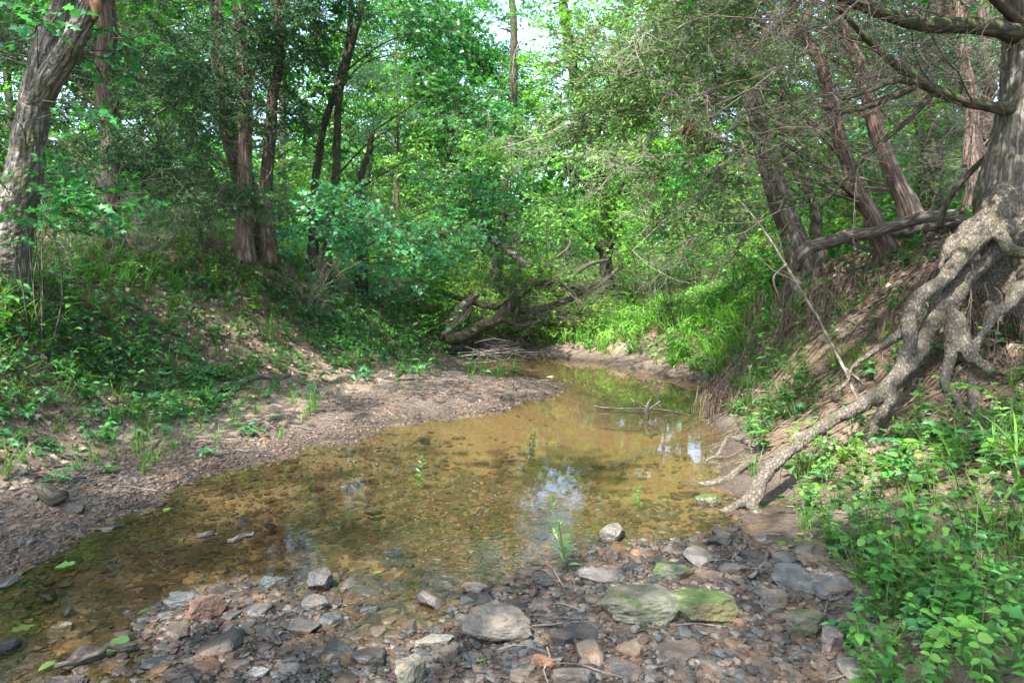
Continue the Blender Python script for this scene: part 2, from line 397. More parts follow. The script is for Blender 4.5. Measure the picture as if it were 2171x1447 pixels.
# gravel bar
cz((200, 1425, -.008), (380, 1300, .004), (1700, 1400, .07), (1800, 1445, .09), (1600, 1380, .065), (1400, 1440, .055), (1650, 1445, .07))
cz((1500, 1230, .035), (1300, 1230, .03), (1150, 1270, .008), (1000, 1250, -.008), (800, 1290, -.018), (620, 1240, .012), (450, 1290, .012), (300, 1350, -.008), (100, 1420, -.016), (500, 1400, -.002), (700, 1380, -.006), (900, 1330, -.01), (1100, 1400, .03), (1300, 1420, .035), (1500, 1420, .05), (1600, 1300, .05), (1650, 1180, .05), (1000, 1440, .015), (700, 1445, .0), (1280, 1130, -.02), (1350, 1170, .0))
# left flat and bank
cz((0, 1100, .07), (250, 1000, .09), (500, 940, .08), (700, 890, .09), (900, 850, .09), (1050, 835, .07), (600, 860, .18), (800, 830, .12), (950, 800, .12), (350, 900, .2), (150, 960, .2), (700, 810, .2), (620, 780, .36), (0, 980, .3))
cd((0, 850, 4.6), (0, 720, 4.85), (0, 620, 5.1), (0, 585, 5.4), (-200, 600, 5.0), (130, 800, 5.5), (130, 680, 6.0), (120, 590, 6.6), (120, 560, 7.2), (250, 800, 6.2), (300, 690, 6.8), (250, 575, 7.3), (200, 525, 8.0), (430, 720, 7.2), (430, 610, 7.8), (400, 532, 8.4), (560, 720, 7.7), (560, 615, 8.5), (560, 542, 9.3), (680, 740, 8.4), (680, 650, 9.2), (680, 590, 10.0), (800, 740, 9.3), (780, 660, 10.2), (770, 600, 11.), (880, 745, 10.2), (870, 690, 11.), (860, 630, 12.), (950, 745, 11.0), (400, 525, 10.5), (100, 515, 8.), (250, 520, 10.), (600, 535, 11.5), (760, 560, 13.))
# far bank
cd((1000, 740, 11.8), (1050, 690, 12.8), (1000, 640, 14.5), (1150, 700, 12.5), (1200, 650, 14.), (1250, 700, 11.7), (1300, 660, 13.), (1350, 700, 10.8), (1350, 640, 13.5), (1450, 700, 10.1), (1450, 640, 12.5), (1550, 700, 9.3), (1550, 640, 11.), (1560, 760, 8.2), (1600, 600, 12.), (1350, 605, 18.), (1100, 600, 19.), (1000, 590, 20), (1560, 580, 20), (800, 570, 20))
# right bank
cd((1570, 820, 7.0), (1600, 740, 7.6), (1650, 660, 8.1), (1680, 600, 8.7), (1700, 560, 9.3), (1580, 900, 6.0), (1650, 830, 6.0), (1700, 740, 6.3), (1760, 660, 6.7), (1830, 590, 6.8), (1890, 530, 7.0), (1620, 980, 4.9), (1700, 920, 4.95), (1770, 850, 5.1), (1850, 780, 5.3), (1900, 700, 5.55), (1960, 620, 5.75), (2010, 540, 5.9), (1960, 480, 7.6), (1650, 1060, 4.2), (1750, 1000, 4.2), (1850, 930, 4.3), (1950, 860, 4.45), (2050, 760, 4.8), (2105, 715, 5.1), (2180, 725, 5.15), (2140, 640, 5.55), (2171, 540, 5.75), (2250, 500, 5.8), (2171, 775, 4.55), (2100, 880, 3.95), (1950, 1000, 3.75), (1800, 1080, 3.7), (2171, 980, 3.35), (1700, 1150, 3.35), (1850, 1180, 3.03), (2050, 1120, 3.0), (1760, 1290, 2.72), (1900, 1330, 2.42), (2100, 1300, 2.33), (1870, 1440, 2.12), (2050, 1440, 2.0), (2200, 1440, 1.86), (2300, 1100, 2.9), (2350, 800, 4.))
# around and behind the camera, and the plateau
cw((0, 0, .05), (1.2, .5, .1), (-1.5, .5, .0), (-3, 1, .05), (-4.2, 2.2, .4), (3, 1, .7), (-3.6, 3, .25), (-6, 1.5, 1.5), (5, 2, 1.7), (0, -4, .1), (-6, -4, 1.5), (6, -4, 1.6), (-7, 5, 1.7), (6, 5, 1.75), (7, 8, 1.75), (9, 3, 1.7), (12, 12, 1.75), (-9, 9, 1.75), (-12, 4, 1.7), (-10, 14, 1.7), (-4, 14, 1.6), (5.2, 14, 1.45), (10, 18, 1.6), (-14, 22, 1.8), (-5, 24, 1.5), (3, 26, 1.4), (12, 28, 1.7), (-30, 10, 1.9), (30, 10, 1.9), (-30, 45, 2.2), (0, 45, 2.0), (30, 45, 2.2), (-50, 80, 3), (0, 90, 3), (50, 80, 3), (-60, -20, 2), (60, -20, 2), (0, -30, 1.5))
_cp = np.array(_cz)
_A = _cp[:, :2]
def _ker(d): return np.sqrt(d * d + .06 ** 2)
_K = _ker(np.linalg.norm(_A[:, None] - _A[None], axis=2)) + np.eye(len(_A)) * -.012
_n = len(_A); _S = np.zeros((_n + 1, _n + 1)); _S[:_n, :_n] = _K; _S[:_n, _n] = 1; _S[_n, :_n] = 1
_w = np.linalg.solve(_S, np.append(_cp[:, 2], 0))
def hgt0(x, y):
    x = np.asarray(x, float).ravel(); y = np.asarray(y, float).ravel(); r = np.empty(len(x))
    for i in range(0, len(x), 20000):
        q = np.stack([x[i:i + 20000], y[i:i + 20000]], 1)
        r[i:i + 20000] = _ker(np.linalg.norm(q[:, None] - _A[None], axis=2)) @ _w[:_n] + _w[_n]
    return r
def HG(x, y):
    x = np.asarray(x, float).ravel(); y = np.asarray(y, float).ravel()
    h = hgt0(x, y)
    k = np.clip((h - .12) / .5, 0, 1)
    n = fbm(xyz(x, y) * 1.3, 4, 3) * .16 * k + fbm(xyz(x, y) * 5., 4, 9) * (.018 + .055 * k)
    shallow = np.clip(1 - np.abs(h - .02) / .1, 0, 1)
    n += fbm(xyz(x, y) * 2.9, 3, 21) * .030 * shallow
    n += np.maximum(0, vnoise(xyz(x, y) * 28, 5)) * .011 * np.clip(1 - np.abs(h - .07) / .09, 0, 1)
    return h + n
def hz(x, y): return float(HG([x], [y])[0])

def axis(lo, hi, c0, c1, d0, g):
    a = [c0]
    while a[-1] < c1: a.append(a[-1] + d0)
    d = d0
    while a[-1] < hi: d = min(d * g, 4.); a.append(a[-1] + d)
    b = [c0]; d = d0
    while b[-1] > lo: d = min(d * g, 4.); b.append(b[-1] - d)
    return np.array(b[:0:-1] + a)
gx = axis(-70, 70, -5.6, 5.0, .036, 1.04); gy = axis(-25, 95, 1.9, 10.5, .034, 1.025)
GX, GY = np.meshgrid(gx, gy); gz = HG(GX, GY)
nx, ny = len(gx), len(gy)
V = np.stack([GX.ravel(), GY.ravel(), gz], 1)
i = (np.arange(ny - 1)[:, None] * nx + np.arange(nx - 1)[None]).ravel()
T = np.concatenate([np.stack([i, i + 1, i + nx + 1], 1), np.stack([i, i + nx + 1, i + nx], 1)])
ppx, ppy = proj(V)
pebm = np.clip((0.05 - gz) / .05, 0, 1) * np.clip(.55 + fbm(xyz(V[:, 0], V[:, 1]) * .9, 2, 4) * 1.6, 0, 1)
sandpool = np.exp(-(((V[:, 0] - 1.15) / .9) ** 2 + ((V[:, 1] - 4.9) / .8) ** 2))
pebm = pebm * np.clip(1 - 1.4 * sandpool, 0, 1)
clay = inpoly(ppx, ppy, [(1560, 620), (1800, 540), (2300, 430), (2300, 900), (1900, 900), (1650, 960), (1540, 820)]) * 1.0
clay = np.maximum(clay, inpoly(ppx, ppy, [(180, 640), (300, 600), (330, 740), (220, 760)]) * .9)
clay = np.maximum(clay, (V[:, 0] > 1.15) * np.clip((gz - .06) / .08, 0, 1) * inpoly(ppx, ppy, [(1560, 600), (2600, 300), (2600, 1900), (1750, 1900), (1640, 1200), (1560, 1000)]))
clay *= (V[:, 1] < 9)
mossm = np.clip(fbm(xyz(V[:, 0], V[:, 1]) * .8, 3, 31) * 2.2 + .25, 0, 1) * np.clip((gz - .3) / .3, 0, 1)
mossm = np.where(clay > 0, mossm * .25, mossm); mossm[inpoly(ppx, ppy, [(230, 570), (450, 590), (470, 650), (260, 700)]) & (V[:, 1] < 9)] = .9
gm = MB(); gm.add(V, T, 0, np.stack([pebm, clay, mossm], 1))
ground = tag(gm.build('ground', M_ground), kind='structure', label='muddy creek bed, sloping banks and woodland floor')
wm = MB(); wx = np.linspace(-7, 6, 40); wy = np.linspace(-3, 14.5, 50); WX, WY = np.meshgrid(wx, wy)
i = (np.arange(49)[:, None] * 40 + np.arange(39)[None]).ravel()
wm.add(np.stack([WX.ravel(), WY.ravel(), 0 * WX.ravel()], 1), np.concatenate([np.stack([i, i + 1, i + 41], 1), np.stack([i, i + 41, i + 40], 1)]))
water = tag(wm.build('water', M_water), kind='structure', label='shallow clear brown creek water')

# ------------------------------------------------------------------ templates (returned as MB tuples; slot 0 leaf, slot 1 wood)
LEAF_OV = np.array([(0, 0), (.28, .27), (.62, .24), (1, 0), (.62, -.24), (.28, -.27)])
LEAF_PT = np.array([(0, 0), (.12, .17), (.34, .27), (.62, .19), (.84, .07), (1, 0), (.84, -.07), (.62, -.19), (.34, -.27), (.12, -.17)])
LEAF_NARROW = np.array([(0, 0), (.25, .10), (.6, .11), (1, 0), (.6, -.11), (.25, -.10)])
LEAF_LOBE = np.array([(0, 0), (.12, .30), (.34, .20), (.46, .46), (.66, .17), (1, 0), (.66, -.17), (.46, -.46), (.34, -.20), (.12, -.30)])
LEAF_ROUND = np.array([(0, 0), (.15, .32), (.55, .40), (.95, .2), (1, 0), (.95, -.2), (.55, -.40), (.15, -.32)])
LEAF_QUAD = np.array([(0, 0), (.45, .33), (1, 0), (.45, -.33)])
def leaf_tpl(shape, fold=.25, droop=.25):
    n = len(shape); V = np.zeros((n + 1, 3)); V[:n, :2] = shape; V[n] = (.5, 0, 0) if n > 4 else (.45, 0, 0)
    V[:, 2] = np.abs(V[:, 1]) * fold - droop * V[:, 0] ** 2
    if n == 4:
        return V[:4], np.array([(0, 3, 2), (0, 2, 1)])
    T = np.array([(n, (i + 1) % n, i) for i in range(n)]); return V, T
def put_leaves(mb, shape, base, direc, size, col, fold=.25, droop=.25, roll=.35, up=None, r=rng):
    V, T = leaf_tpl(shape, fold, droop); N = len(base)
    if N == 0: return
    up = np.tile([0, 0, 1.0], (N, 1)) if up is None else up
    R = frames(direc, up + r.normal(0, roll, (N, 3)))
    size = np.zeros(N) + size
    scatter(mb, (V, T, np.zeros(len(T), int), np.ones((len(V), 3)), V * .1), R, base, size, col)
def gcol(N, base, dv=.22, dh=.10, r=rng):
    v = np.exp(r.normal(0, dv, N))[:, None]; h = r.normal(0, dh, N)
    return np.array(base)[None] * v * np.stack([1 + h, 1 + 0 * h, 1 - h], 1)

def broad_spray(seed, L=.5, nl=22, shape=LEAF_OV, size=.075, base=(.055, .15, .035), fl=.5):
    r = np.random.default_rng(seed); mb = MB(); B = []; D = []
    main = np.array([(0, 0, 0), (L * .35, r.normal(0, .04), .03), (L * .7, r.normal(0, .06), .01), (L, r.normal(0, .08), -.05)])
    tube(mb, main, [.005, .004, .003, .0015], 3, 1, (1, 1, 1), cap=False)
    q = catmull(main, 12)
    for k in range(5):
        b = q[2 + 2 * k - (k > 3)]; s = 1 if k % 2 else -1
        d = norm(np.array([.6, s * .8, r.normal(.05, .25)])); e = b + d * L * (.45 - .05 * k) * r.uniform(.7, 1.1)
        tube(mb, [b, (b + e) / 2 + [0, 0, .02], e], [.003, .002, .001], 3, 1, cap=False)
        for t in np.linspace(.3, 1, 4): B.append(b + (e - b) * t); D.append(d + r.normal(0, .5, 3) * [1, 1, .5])
    for t in range(3, 12, 2): B.append(q[t]); D.append(np.array([.7, r.choice([-1, 1]) * .8, r.normal(0, .3)]))
    B = np.array(B); D = np.array(D); idx = r.permutation(len(B))
    idx = np.concatenate([idx, r.integers(0, len(B), max(0, nl - len(B)))])[:nl]
    D2 = D[idx] + r.normal(0, .35, (nl, 3)) * [1, 1, .6]
    put_leaves(mb, shape, B[idx], D2, size * r.uniform(.6, 1.15, nl), gcol(nl, base, .16, .05, r), roll=fl, r=r)
    return mb.get()

def cedar_spray(seed, L=.42, base=(.046, .100, .050), dens=.85, w=.0065):
    r = np.random.default_rng(seed); mb = MB()
    main = catmull([(0, 0, 0), (L * .3, r.normal(0, .03), .01), (L * .7, r.normal(0, .05), -.02), (L, r.normal(0, .06), -.07)], 14)
    tube(mb, main[::2], np.linspace(.004, .001, 7), 3, 1, (1, 1, 1), cap=False)
    B = []; D = []; Ls = []
    for k in range(2, 14):
        for s in (-1, 1):
            if r.random() > dens * .95: continue
            d = norm(np.array([.8, s * .75, r.normal(0, .35)])); ll = L * .34 * (1 - .5 * k / 14) * r.uniform(.6, 1.3)
            e = main[k] + d * ll
            B.append(main[k]); D.append(d); Ls.append(ll)
            for j in range(int(6)):
                t = r.uniform(.15, 1); d2 = norm(d + r.normal(0, .55, 3)); B.append(main[k] + d * ll * t); D.append(d2); Ls.append(ll * r.uniform(.3, .6))
    B = np.array(B); D = np.array(D); Ls = np.array(Ls); N = len(B)
    V = np.array([(0, 0, 0), (.4, .5, 0), (1, 0, 0), (.4, -.5, 0)]); T = np.array([(0, 3, 2), (0, 2, 1)])
    S = np.stack([Ls, np.full(N, w * 2), np.ones(N)], 1)
    scatter(mb, (V, T, np.zeros(2, int), np.ones((4, 3)), V), frames(D, r.normal(0, 1, (N, 3))), B, S, gcol(N, base, .25, .10, r))
    return mb.get()

def twig_tpl(seed, L=.8, n=16, m=1, r0=.0045, wig=.12, col=(1, 1, 1)):
    r = np.random.default_rng(seed); mb = MB()
    def rec(p, d, l, rad, dep):
        k = 5; pts = [p]; 
        for i in range(k):
            d = norm(d + r.normal(0, wig, 3)); p = p + d * l / k; pts.append(p)
        tube(mb, pts, np.linspace(rad, rad * .45, k + 1), 3 if dep else 4, m, col, cap=False)
        if dep < 3:
            for i in range(1, k + 1):
                for _ in range(2 if dep < 2 and r.random() < .45 else 1):
                    if r.random() < (.95, .8, .45)[dep]:
                        rec(pts[i], norm(d * .7 + r.normal(0, .75, 3)), l * r.uniform(.3, .55), rad * .5, dep + 1)
    rec(np.zeros(3), np.array([1., 0, 0]), L, r0, 0); return mb.get()

def blade_tuft(seed, nb=14, L=.25, w=.006, base=(.075, .16, .03), spread=.5):
    r = np.random.default_rng(seed); mb = MB()
    for k in range(nb):
        a = r.uniform(0, 2 * PI); l = L * r.uniform(.5, 1.2); tilt = abs(r.normal(0, spread)); s = r.normal(0, .02, 2)
        d = np.array([math.cos(a), math.sin(a)]); t = np.linspace(0, 1, 4); out = l * (tilt * t + .35 * tilt * t * t + .15 * t * t * t)
        up = l * (t - .28 * (tilt + .3) * t * t)
        c = np.stack([s[0] + d[0] * out, s[1] + d[1] * out, up], 1); side = np.array([-d[1], d[0], 0]); ww = w * r.uniform(.7, 1.3) * np.array([.7, 1, .75, 0])
        V = np.concatenate([c[:3] + side * ww[:3, None] / 2 * 1, c[:3] - side * ww[:3, None] / 2, c[3:]])
        T = [(0, 3, 1), (1, 3, 4), (1, 4, 2), (2, 4, 5), (2, 5, 6)]
        mb.add(V, T, 0, gcol(1, base, .2, .12, r)[0])
    return mb.get()

def ground_plant(seed, kind='creeper', base=(.05, .15, .045), s=1.0):
    """low woodland plants; slot 0 leaf, slot 1 stem"""
    r = np.random.default_rng(seed); mb = MB(); B = []; D = []; Z = []
    if kind == 'creeper':                                  # five leaflets on a thin petiole
        for k in range(r.integers(3, 6)):
            a = r.uniform(0, 2 * PI); h = r.uniform(.04, .13) * s; e = np.array([math.cos(a) * .07 * s * r.uniform(.3, 1.6), math.sin(a) * .07 * s * r.uniform(.3, 1.6), h])
            tube(mb, [(0, 0, 0), e * .6 + [0, 0, .015], e], .0015, 3, 1, cap=False)
            m = r.choice([3, 5]); a0 = r.uniform(0, 2 * PI)
            for j in range(m): aa = a0 + j * 2 * PI / m * .85; B.append(e); D.append((math.cos(aa), math.sin(aa), r.normal(.05, .15))); Z.append(.058 * s * r.uniform(.75, 1.2))
        shape = LEAF_PT
    elif kind == 'weed':                                   # upright stem with opposite ovate leaves
        for st in range(r.integers(1, 4)):
            x0 = r.normal(0, .02, 2) * s; hh = r.uniform(.12, .3) * s; ln = r.normal(0, .06, 2)
            for t in np.linspace(.25, 1, int(r.integers(4, 7))):
                p = np.array([x0[0] + ln[0] * t, x0[1] + ln[1] * t, hh * t]); a = r.uniform(0, PI)
                for sg in (0, PI): B.append(p); D.append((math.cos(a + sg), math.sin(a + sg), r.uniform(-.1, .5))); Z.append(r.uniform(.045, .085) * s * (1.15 - .4 * t))
            tube(mb, [(x0[0], x0[1], 0), (x0[0] + ln[0] * .5, x0[1] + ln[1] * .5, hh * .5), (x0[0] + ln[0], x0[1] + ln[1], hh)], .002, 4, 1, cap=False)
        shape = LEAF_PT
    elif kind == 'lobed':                                  # seedling with broad lobed leaves
        hh = r.uniform(.1, .2) * s; tube(mb, [(0, 0, 0), (.01, 0, hh * .6), (.0, .01, hh)], .002, 4, 1, cap=False)
        for j in range(int(r.integers(4, 8))):
            a = r.uniform(0, 2 * PI); e = np.array([math.cos(a), math.sin(a), .3]) * .05 * s + [0, 0, hh * r.uniform(.5, 1)]
            tube(mb, [(0, 0, hh * .7), e], .0012, 3, 1, cap=False); B.append(e); D.append((math.cos(a), math.sin(a), r.normal(0, .2))); Z.append(r.uniform(.05, .085) * s)
        shape = LEAF_LOBE
    elif kind == 'arch':                                   # arching shoots with small round alternate leaves
        for st in range(r.integers(2, 5)):
            a = r.uniform(0, 2 * PI); l = r.uniform(.35, .7) * s; q = catmull([(0, 0, 0), (math.cos(a) * l * .25, math.sin(a) * l * .25, l * .55), (math.cos(a) * l * .65, math.sin(a) * l * .65, l * .7), (math.cos(a) * l, math.sin(a) * l, l * .55)], 16)
            tube(mb, q[::3], .002, 4, 1, cap=False)
            for i in range(3, 16):
                for sg in (-1, 1):
                    B.append(q[i]); D.append((math.cos(a + sg * 1.1), math.sin(a + sg * 1.1), r.normal(.15, .3))); Z.append(r.uniform(.022, .042) * s)
        shape = LEAF_ROUND
    elif kind == 'pinnate':                                # long leaves with paired oval leaflets
        for st in range(r.integers(3, 6)):
            a = r.uniform(0, 2 * PI); l = r.uniform(.16, .26) * s; q = catmull([(0, 0, 0), (math.cos(a) * l * .3, math.sin(a) * l * .3, l * .5), (math.cos(a) * l * 1.1, math.sin(a) * l * 1.1, l * .55)], 14)
            tube(mb, q[::3], .0015, 3, 1, cap=False)
            for i in range(5, 14):
                for sg in (-1, 1): B.append(q[i]); D.append((math.cos(a + sg * 1.35), math.sin(a + sg * 1.35), .05)); Z.append(.042 * s * (1.1 - .03 * i))
        shape = LEAF_ROUND * [1, .75]
    elif kind == 'willow':                                 # upright marsh plant, narrow leaves up the stem
        for st in range(r.integers(2, 4)):
            x0 = r.normal(0, .012, 2) * s; hh = r.uniform(.2, .32) * s; ln = r.normal(0, .04, 2)
            for t in np.linspace(.12, 1, 15):
                a = t * 40 + st; B.append((x0[0] + ln[0] * t, x0[1] + ln[1] * t, hh * t)); D.append((math.cos(a), math.sin(a), .75)); Z.append(.07 * s * (1.1 - .55 * t))
            tube(mb, [(x0[0], x0[1], 0), (x0[0] + ln[0], x0[1] + ln[1], hh)], .0025, 4, 1, cap=False)
        shape = LEAF_NARROW * [1, 1.1]
    for i_, mm in enumerate(mb.M): mb.C[i_][:] = (.085, .115, .045)
    n = len(B); put_leaves(mb, shape, np.array(B, float), np.array(D, float), np.array(Z), gcol(n, base, .24, .08, r), roll=.32, r=r)
    return mb.get()

def rock_tpl(seed, sub=2, flat=.45, cuts=9, rough=.10, box=.0):
    r = np.random.default_rng(seed); bm = bmesh.new(); bmesh.ops.create_icosphere(bm, subdivisions=sub, radius=1.0)
    V = np.array([v.co[:] for v in bm.verts]); T = np.array([[v.index for v in f.verts] for f in bm.faces]); bm.free()
    for k in range(cuts):
        n = norm(r.normal(0, 1, 3) * [1, 1, .5]); d = r.uniform(.55, .85)
        V = V - n * np.maximum(0, V @ n - d)[:, None]
    n = norm(np.array([r.normal(0, .12), r.normal(0, .12), 1])); d = r.uniform(.38, .6) if box else r.uniform(.6, .8)
    V = V - n * np.maximum(0, V @ n - d)[:, None]; V = V + n * np.maximum(0, -(V @ n) - d)[:, None]
    V = V * (1 + rough * fbm(V * 1.7 + seed, 3, seed % 50))[:, None]
    if sub > 3: V = V * (1 + .05 * fbm(V * 7 + seed, 3, 3))[:, None]
    V = V / np.abs(V).max(0) * [.5, .5, .5 * flat]
    return V, T, np.zeros(len(T), int), np.ones((len(V), 3)), V.copy()

BL = (.044, .162, .032); BLY = (.076, .198, .028); BLB = (.040, .158, .058)
SP_MAP = [broad_spray(10 + k, .5, 26, LEAF_LOBE, .075, BLB) for k in range(5)]
SP_OV = [broad_spray(20 + k, .55, 26, LEAF_OV, .07, BL) for k in range(5)]
SP_FAR = [broad_spray(30 + k, .8, 20, LEAF_QUAD, .15, BL, .6) for k in range(5)]
SP_YEL = [broad_spray(40 + k, .5, 24, LEAF_OV, .075, BLY) for k in range(4)]
SP_CED = [cedar_spray(50 + k) for k in range(6)]
SP_CED_LIT = [cedar_spray(60 + k, base=(.105, .190, .070), dens=.8) for k in range(5)]  # sunlit cedars on the right: the light is put into a paler spray colour
TW = [twig_tpl(70 + k, .8) for k in range(6)]

# ------------------------------------------------------------------ trees
SKYGAPS = [[(1080, 975), (1150, 985), (1235, 1085), (1240, 1110), (1150, 1100), (1085, 1045)], [(830, 1140), (1010, 1130), (1020, 1190), (960, 1260), (900, 1330), (860, 1440), (700, 1460), (720, 1300), (770, 1220)], [(640, 1130), (690, 1130), (690, 1175), (640, 1170)]]
def blob_sprays(mb, sps, c, rad, n, center=None, s=1.0, dv=.22, droop=-.1, tint=(1, 1, 1), flat=False, r=rng):
    """n leafy sprays through an ellipsoid volume, gathered in uneven clumps"""
    c = np.asarray(c, float); rad = np.asarray(rad, float)
    nc = max(3, n // 7); u = norm(r.normal(0, 1, (nc, 3))) * (r.random((nc, 1)) ** .45); clump = u * rad
    k = r.integers(0, nc, n); p = clump[k] + r.normal(0, 1, (n, 3)) * [.26, .26, .16]
    q = np.linalg.norm(p / rad, axis=1); p = p / np.maximum(q, 1)[:, None]
    w = c + p; mx_, my_ = proj(w * [1, 1, -1])             # openings cut in the boughs, shaped so the water mirrors bright sky
    hole = np.zeros(n, bool)
    for pl in SKYGAPS: hole |= inpoly(mx_, my_, pl)
    hole &= vnoise(w * 1.7, 77) > -.75
    if hole.all(): hole[0] = False
    w = w[~hole]; p = p[~hole]; k = k[~hole]; n = len(w); ref = np.asarray(center if center is not None else c, float)
    d = norm((w - ref) * [1, 1, .25]) + norm(p) * .6 + r.normal(0, .35, (n, 3)); d[:, 2] = d[:, 2] * .5 + droop
    tn = np.array(tint)[None] * np.exp(r.normal(0, dv, (nc, 1)))[k] * np.exp(r.normal(0, .1, (n, 1)))
    R = frames(d, np.array([[0, 0, 1.]]) + r.normal(0, .3, (n, 3))); pick = r.integers(0, len(sps), n)
    for j in range(len(sps)):
        m = pick == j
        if m.any(): scatter(mb, sps[j], R[m], w[m], s * r.uniform(.75, 1.2, m.sum()), tn[m])
    return w, clump + c

def limb_to(mb, trunk, tr, tgt, r0, n=9, sag=.15, seg=6, m=0, r=rng, rise=.6, lo=.18):
    d = np.linalg.norm(trunk[:, :2] - tgt[:2], axis=1) * rise; cand = trunk[:, 2] + d * .9
    i = int(np.argmin(np.abs(cand - tgt[2]))); i = min(max(i, int(len(trunk) * lo)), len(trunk) - 1)
    a = trunk[i]; mid = (a + tgt) / 2 + np.array([r.normal(0, .1), r.normal(0, .1), sag]) * np.linalg.norm(tgt - a) * .4
    q = catmull([a, mid, tgt], n); rr = np.linspace(min(r0, tr[i] * .7), r0 * .25, n)
    tube(mb, q, rr, seg, m, cap=False, rough=.1, ns=int(r.integers(0, 99))); return q

def ground_at(p):
    return np.array([p[0], p[1], hz(p[0], p[1])])

def tree(name, label, path, bark, blobs=(), sps=SP_OV, group=None, extra=(), twigs=0, leafmat=None, twigmat=None, seg=12, cat='tree', limbr=.022, n=40, rough=.10, tw_z=(.1, .9), flare=.5, sway=0.04, dead=0, deadlen=1.0, pale=0):
    """path: (px,py,depth,radius px) from the ground up, extended above the frame by 'extra' world offsets"""
    pts, rr = pxpath(path, n)
    if len(extra):
        e = [pts[-1]]; 
        for dx, dy, dz, rad in extra: e.append(e[-1] + np.array([dx, dy, dz]))
        er = np.interp(np.linspace(0, len(extra), 14), np.arange(len(extra) + 1), [rr[-1]] + [x[3] for x in extra])
        pts = np.vstack([pts, catmull(e, 14)[1:]]); rr = np.append(rr, er[1:])
    b = ground_at(pts[0]); 
    if pts[0][2] > b[2] - .1: pts = np.vstack([[pts[0][0], pts[0][1], b[2] - .12], pts]); rr = np.append(rr[0] * 1.05, rr)
    z0 = b[2]; rr = rr * (1 + flare * np.exp(-np.maximum(pts[:, 2] - z0, 0) / .22))
    s = np.linspace(0, 9, len(pts)); sd = int(abs(pts[0][0]) * 97) % 90
    pts = pts + np.stack([vnoise(xyz(s, s * 0 + sd), 1), vnoise(xyz(s, s * 0 + sd), 2), s * 0], 1) * sway * np.minimum(1, s / 1.5)[:, None]
    root = empty(name, b, label, cat, group)
    tm = MB(); tube(tm, pts, rr, seg, 0, rough=rough, ns=sd, rf=1.5)
    cm = MB(); lm = tm; ctr = pts[len(pts) // 2:].mean(0)
    for bl in blobs:
        c, rad, k = np.array(bl[0], float), bl[1], bl[2]; tint = bl[3] if len(bl) > 3 else (1, 1, 1); sp = bl[4] if len(bl) > 4 else sps
        w, cl = blob_sprays(cm, sp, c, rad, k, ctr, tint=tint)
        q = limb_to(lm, pts, rr, c, limbr)
        for t in cl[:max(2, len(cl) // 3)]:
            j = rng.integers(3, len(q)); a = q[j]; mid = (a + t) / 2 + rng.normal(0, .06, 3)
            tube(lm, catmull([a, mid, t], 5), np.linspace(limbr * .3, .003, 5), 4, 0, cap=False)
    tm.build('trunk', bark, root)
    if cm.n: cm.build('crown', [leafmat or M_leaf, twigmat or M_twigd], root)
    if pale:
        pm = MB()
        for bl_ in blobs:
            for k in range(pale):
                t = TW[k % len(TW)]; o_ = np.array(bl_[0]) + rng.normal(0, .35, 3) * np.array(bl_[1]); d = norm((o_ - ctr) * [1, 1, .2]) + rng.normal(0, .4, 3)
                scatter(pm, t, frames([d], [rng.normal(0, 1, 3)]), [o_], [rng.uniform(.6, 1.2)], [np.ones(3) * rng.uniform(1.0, 1.7)])
        pm.build('bare_twigs', [M_twig, M_twig], root)
    if dead:                                                   # bare crooked side branches
        dm = MB(); k = rng.integers(int(len(pts) * tw_z[0]) + 1, max(int(len(pts) * tw_z[1]), 3), dead); a = rng.uniform(0, 2 * PI, dead)
        d = np.stack([np.cos(a), np.sin(a), rng.normal(.02, .22, dead)], 1)
        R = frames(d, rng.normal(0, 1, (dead, 3)))
        for j in range(len(TW)):
            mk = np.arange(dead) % len(TW) == j
            scatter(dm, TW[j], R[mk], pts[k[mk]], deadlen * rng.uniform(.7, 1.7, mk.sum()), np.tile(rng.uniform(.5, 1.1), (mk.sum(), 3)))
        dm.build('dead_branches', [M_twig, M_twig], root)
    return root, pts, rr

def E(px, py, d, rx, ry, rz): return (P(px, py, d), (rx, ry, rz))
def bl(px, py, d, rpx, rpy, n, rd=None, tint=(1, 1, 1), sp=None):
    """foliage mass given by where its centre stands and its size in metres (converted from the survey)"""
    rx = rpx * d / F; rz = rpy * d / F; return (P(px, py, d), (rx, rd or (rx + rz) / 2, rz), n, tint) + ((sp,) if sp else ())

def bark_tube(mb, q, rr, seg=84, n=None, ns=0, amp=.010, fx=34., fz=9., rough=.10):
    """furrowed bark in real relief: plates parted by cracks that run with the wood"""
    L = np.linalg.norm(np.diff(q, axis=0), axis=1).sum(); n = n or int(min(L / .009, 620)); q = catmull(q[::max(1, len(q) // 24)].tolist() + [q[-1].tolist()], n)
    rr = np.interp(np.linspace(0, 1, n), np.linspace(0, 1, len(rr)), rr); t = MB(); tube(t, q, rr, seg, 0, rough=rough, ns=ns, rf=1.6); V, T, M, C, B = t.get()
    ax = np.repeat(q, seg, 0); W = V[:n * seg]; D = norm(W - ax); Bn = B[:n * seg].copy()
    k = Bn * [fx, fx, fz]; k = k + vnoise(Bn * [8, 8, 5], 3)[:, None] * 1.3
    a = vnoise(k, ns); b = vnoise(k * [1.9, 1.9, 2.6], ns + 1); crack = np.maximum(np.exp(-(a / .16) ** 2), .6 * np.exp(-(b / .16) ** 2))
    V[:n * seg] = W + D * (amp * (.6 - crack) + amp * .35 * vnoise(Bn * 90, 7))[:, None]; mb.add(V, T, 0, (1, 1, 1), B)

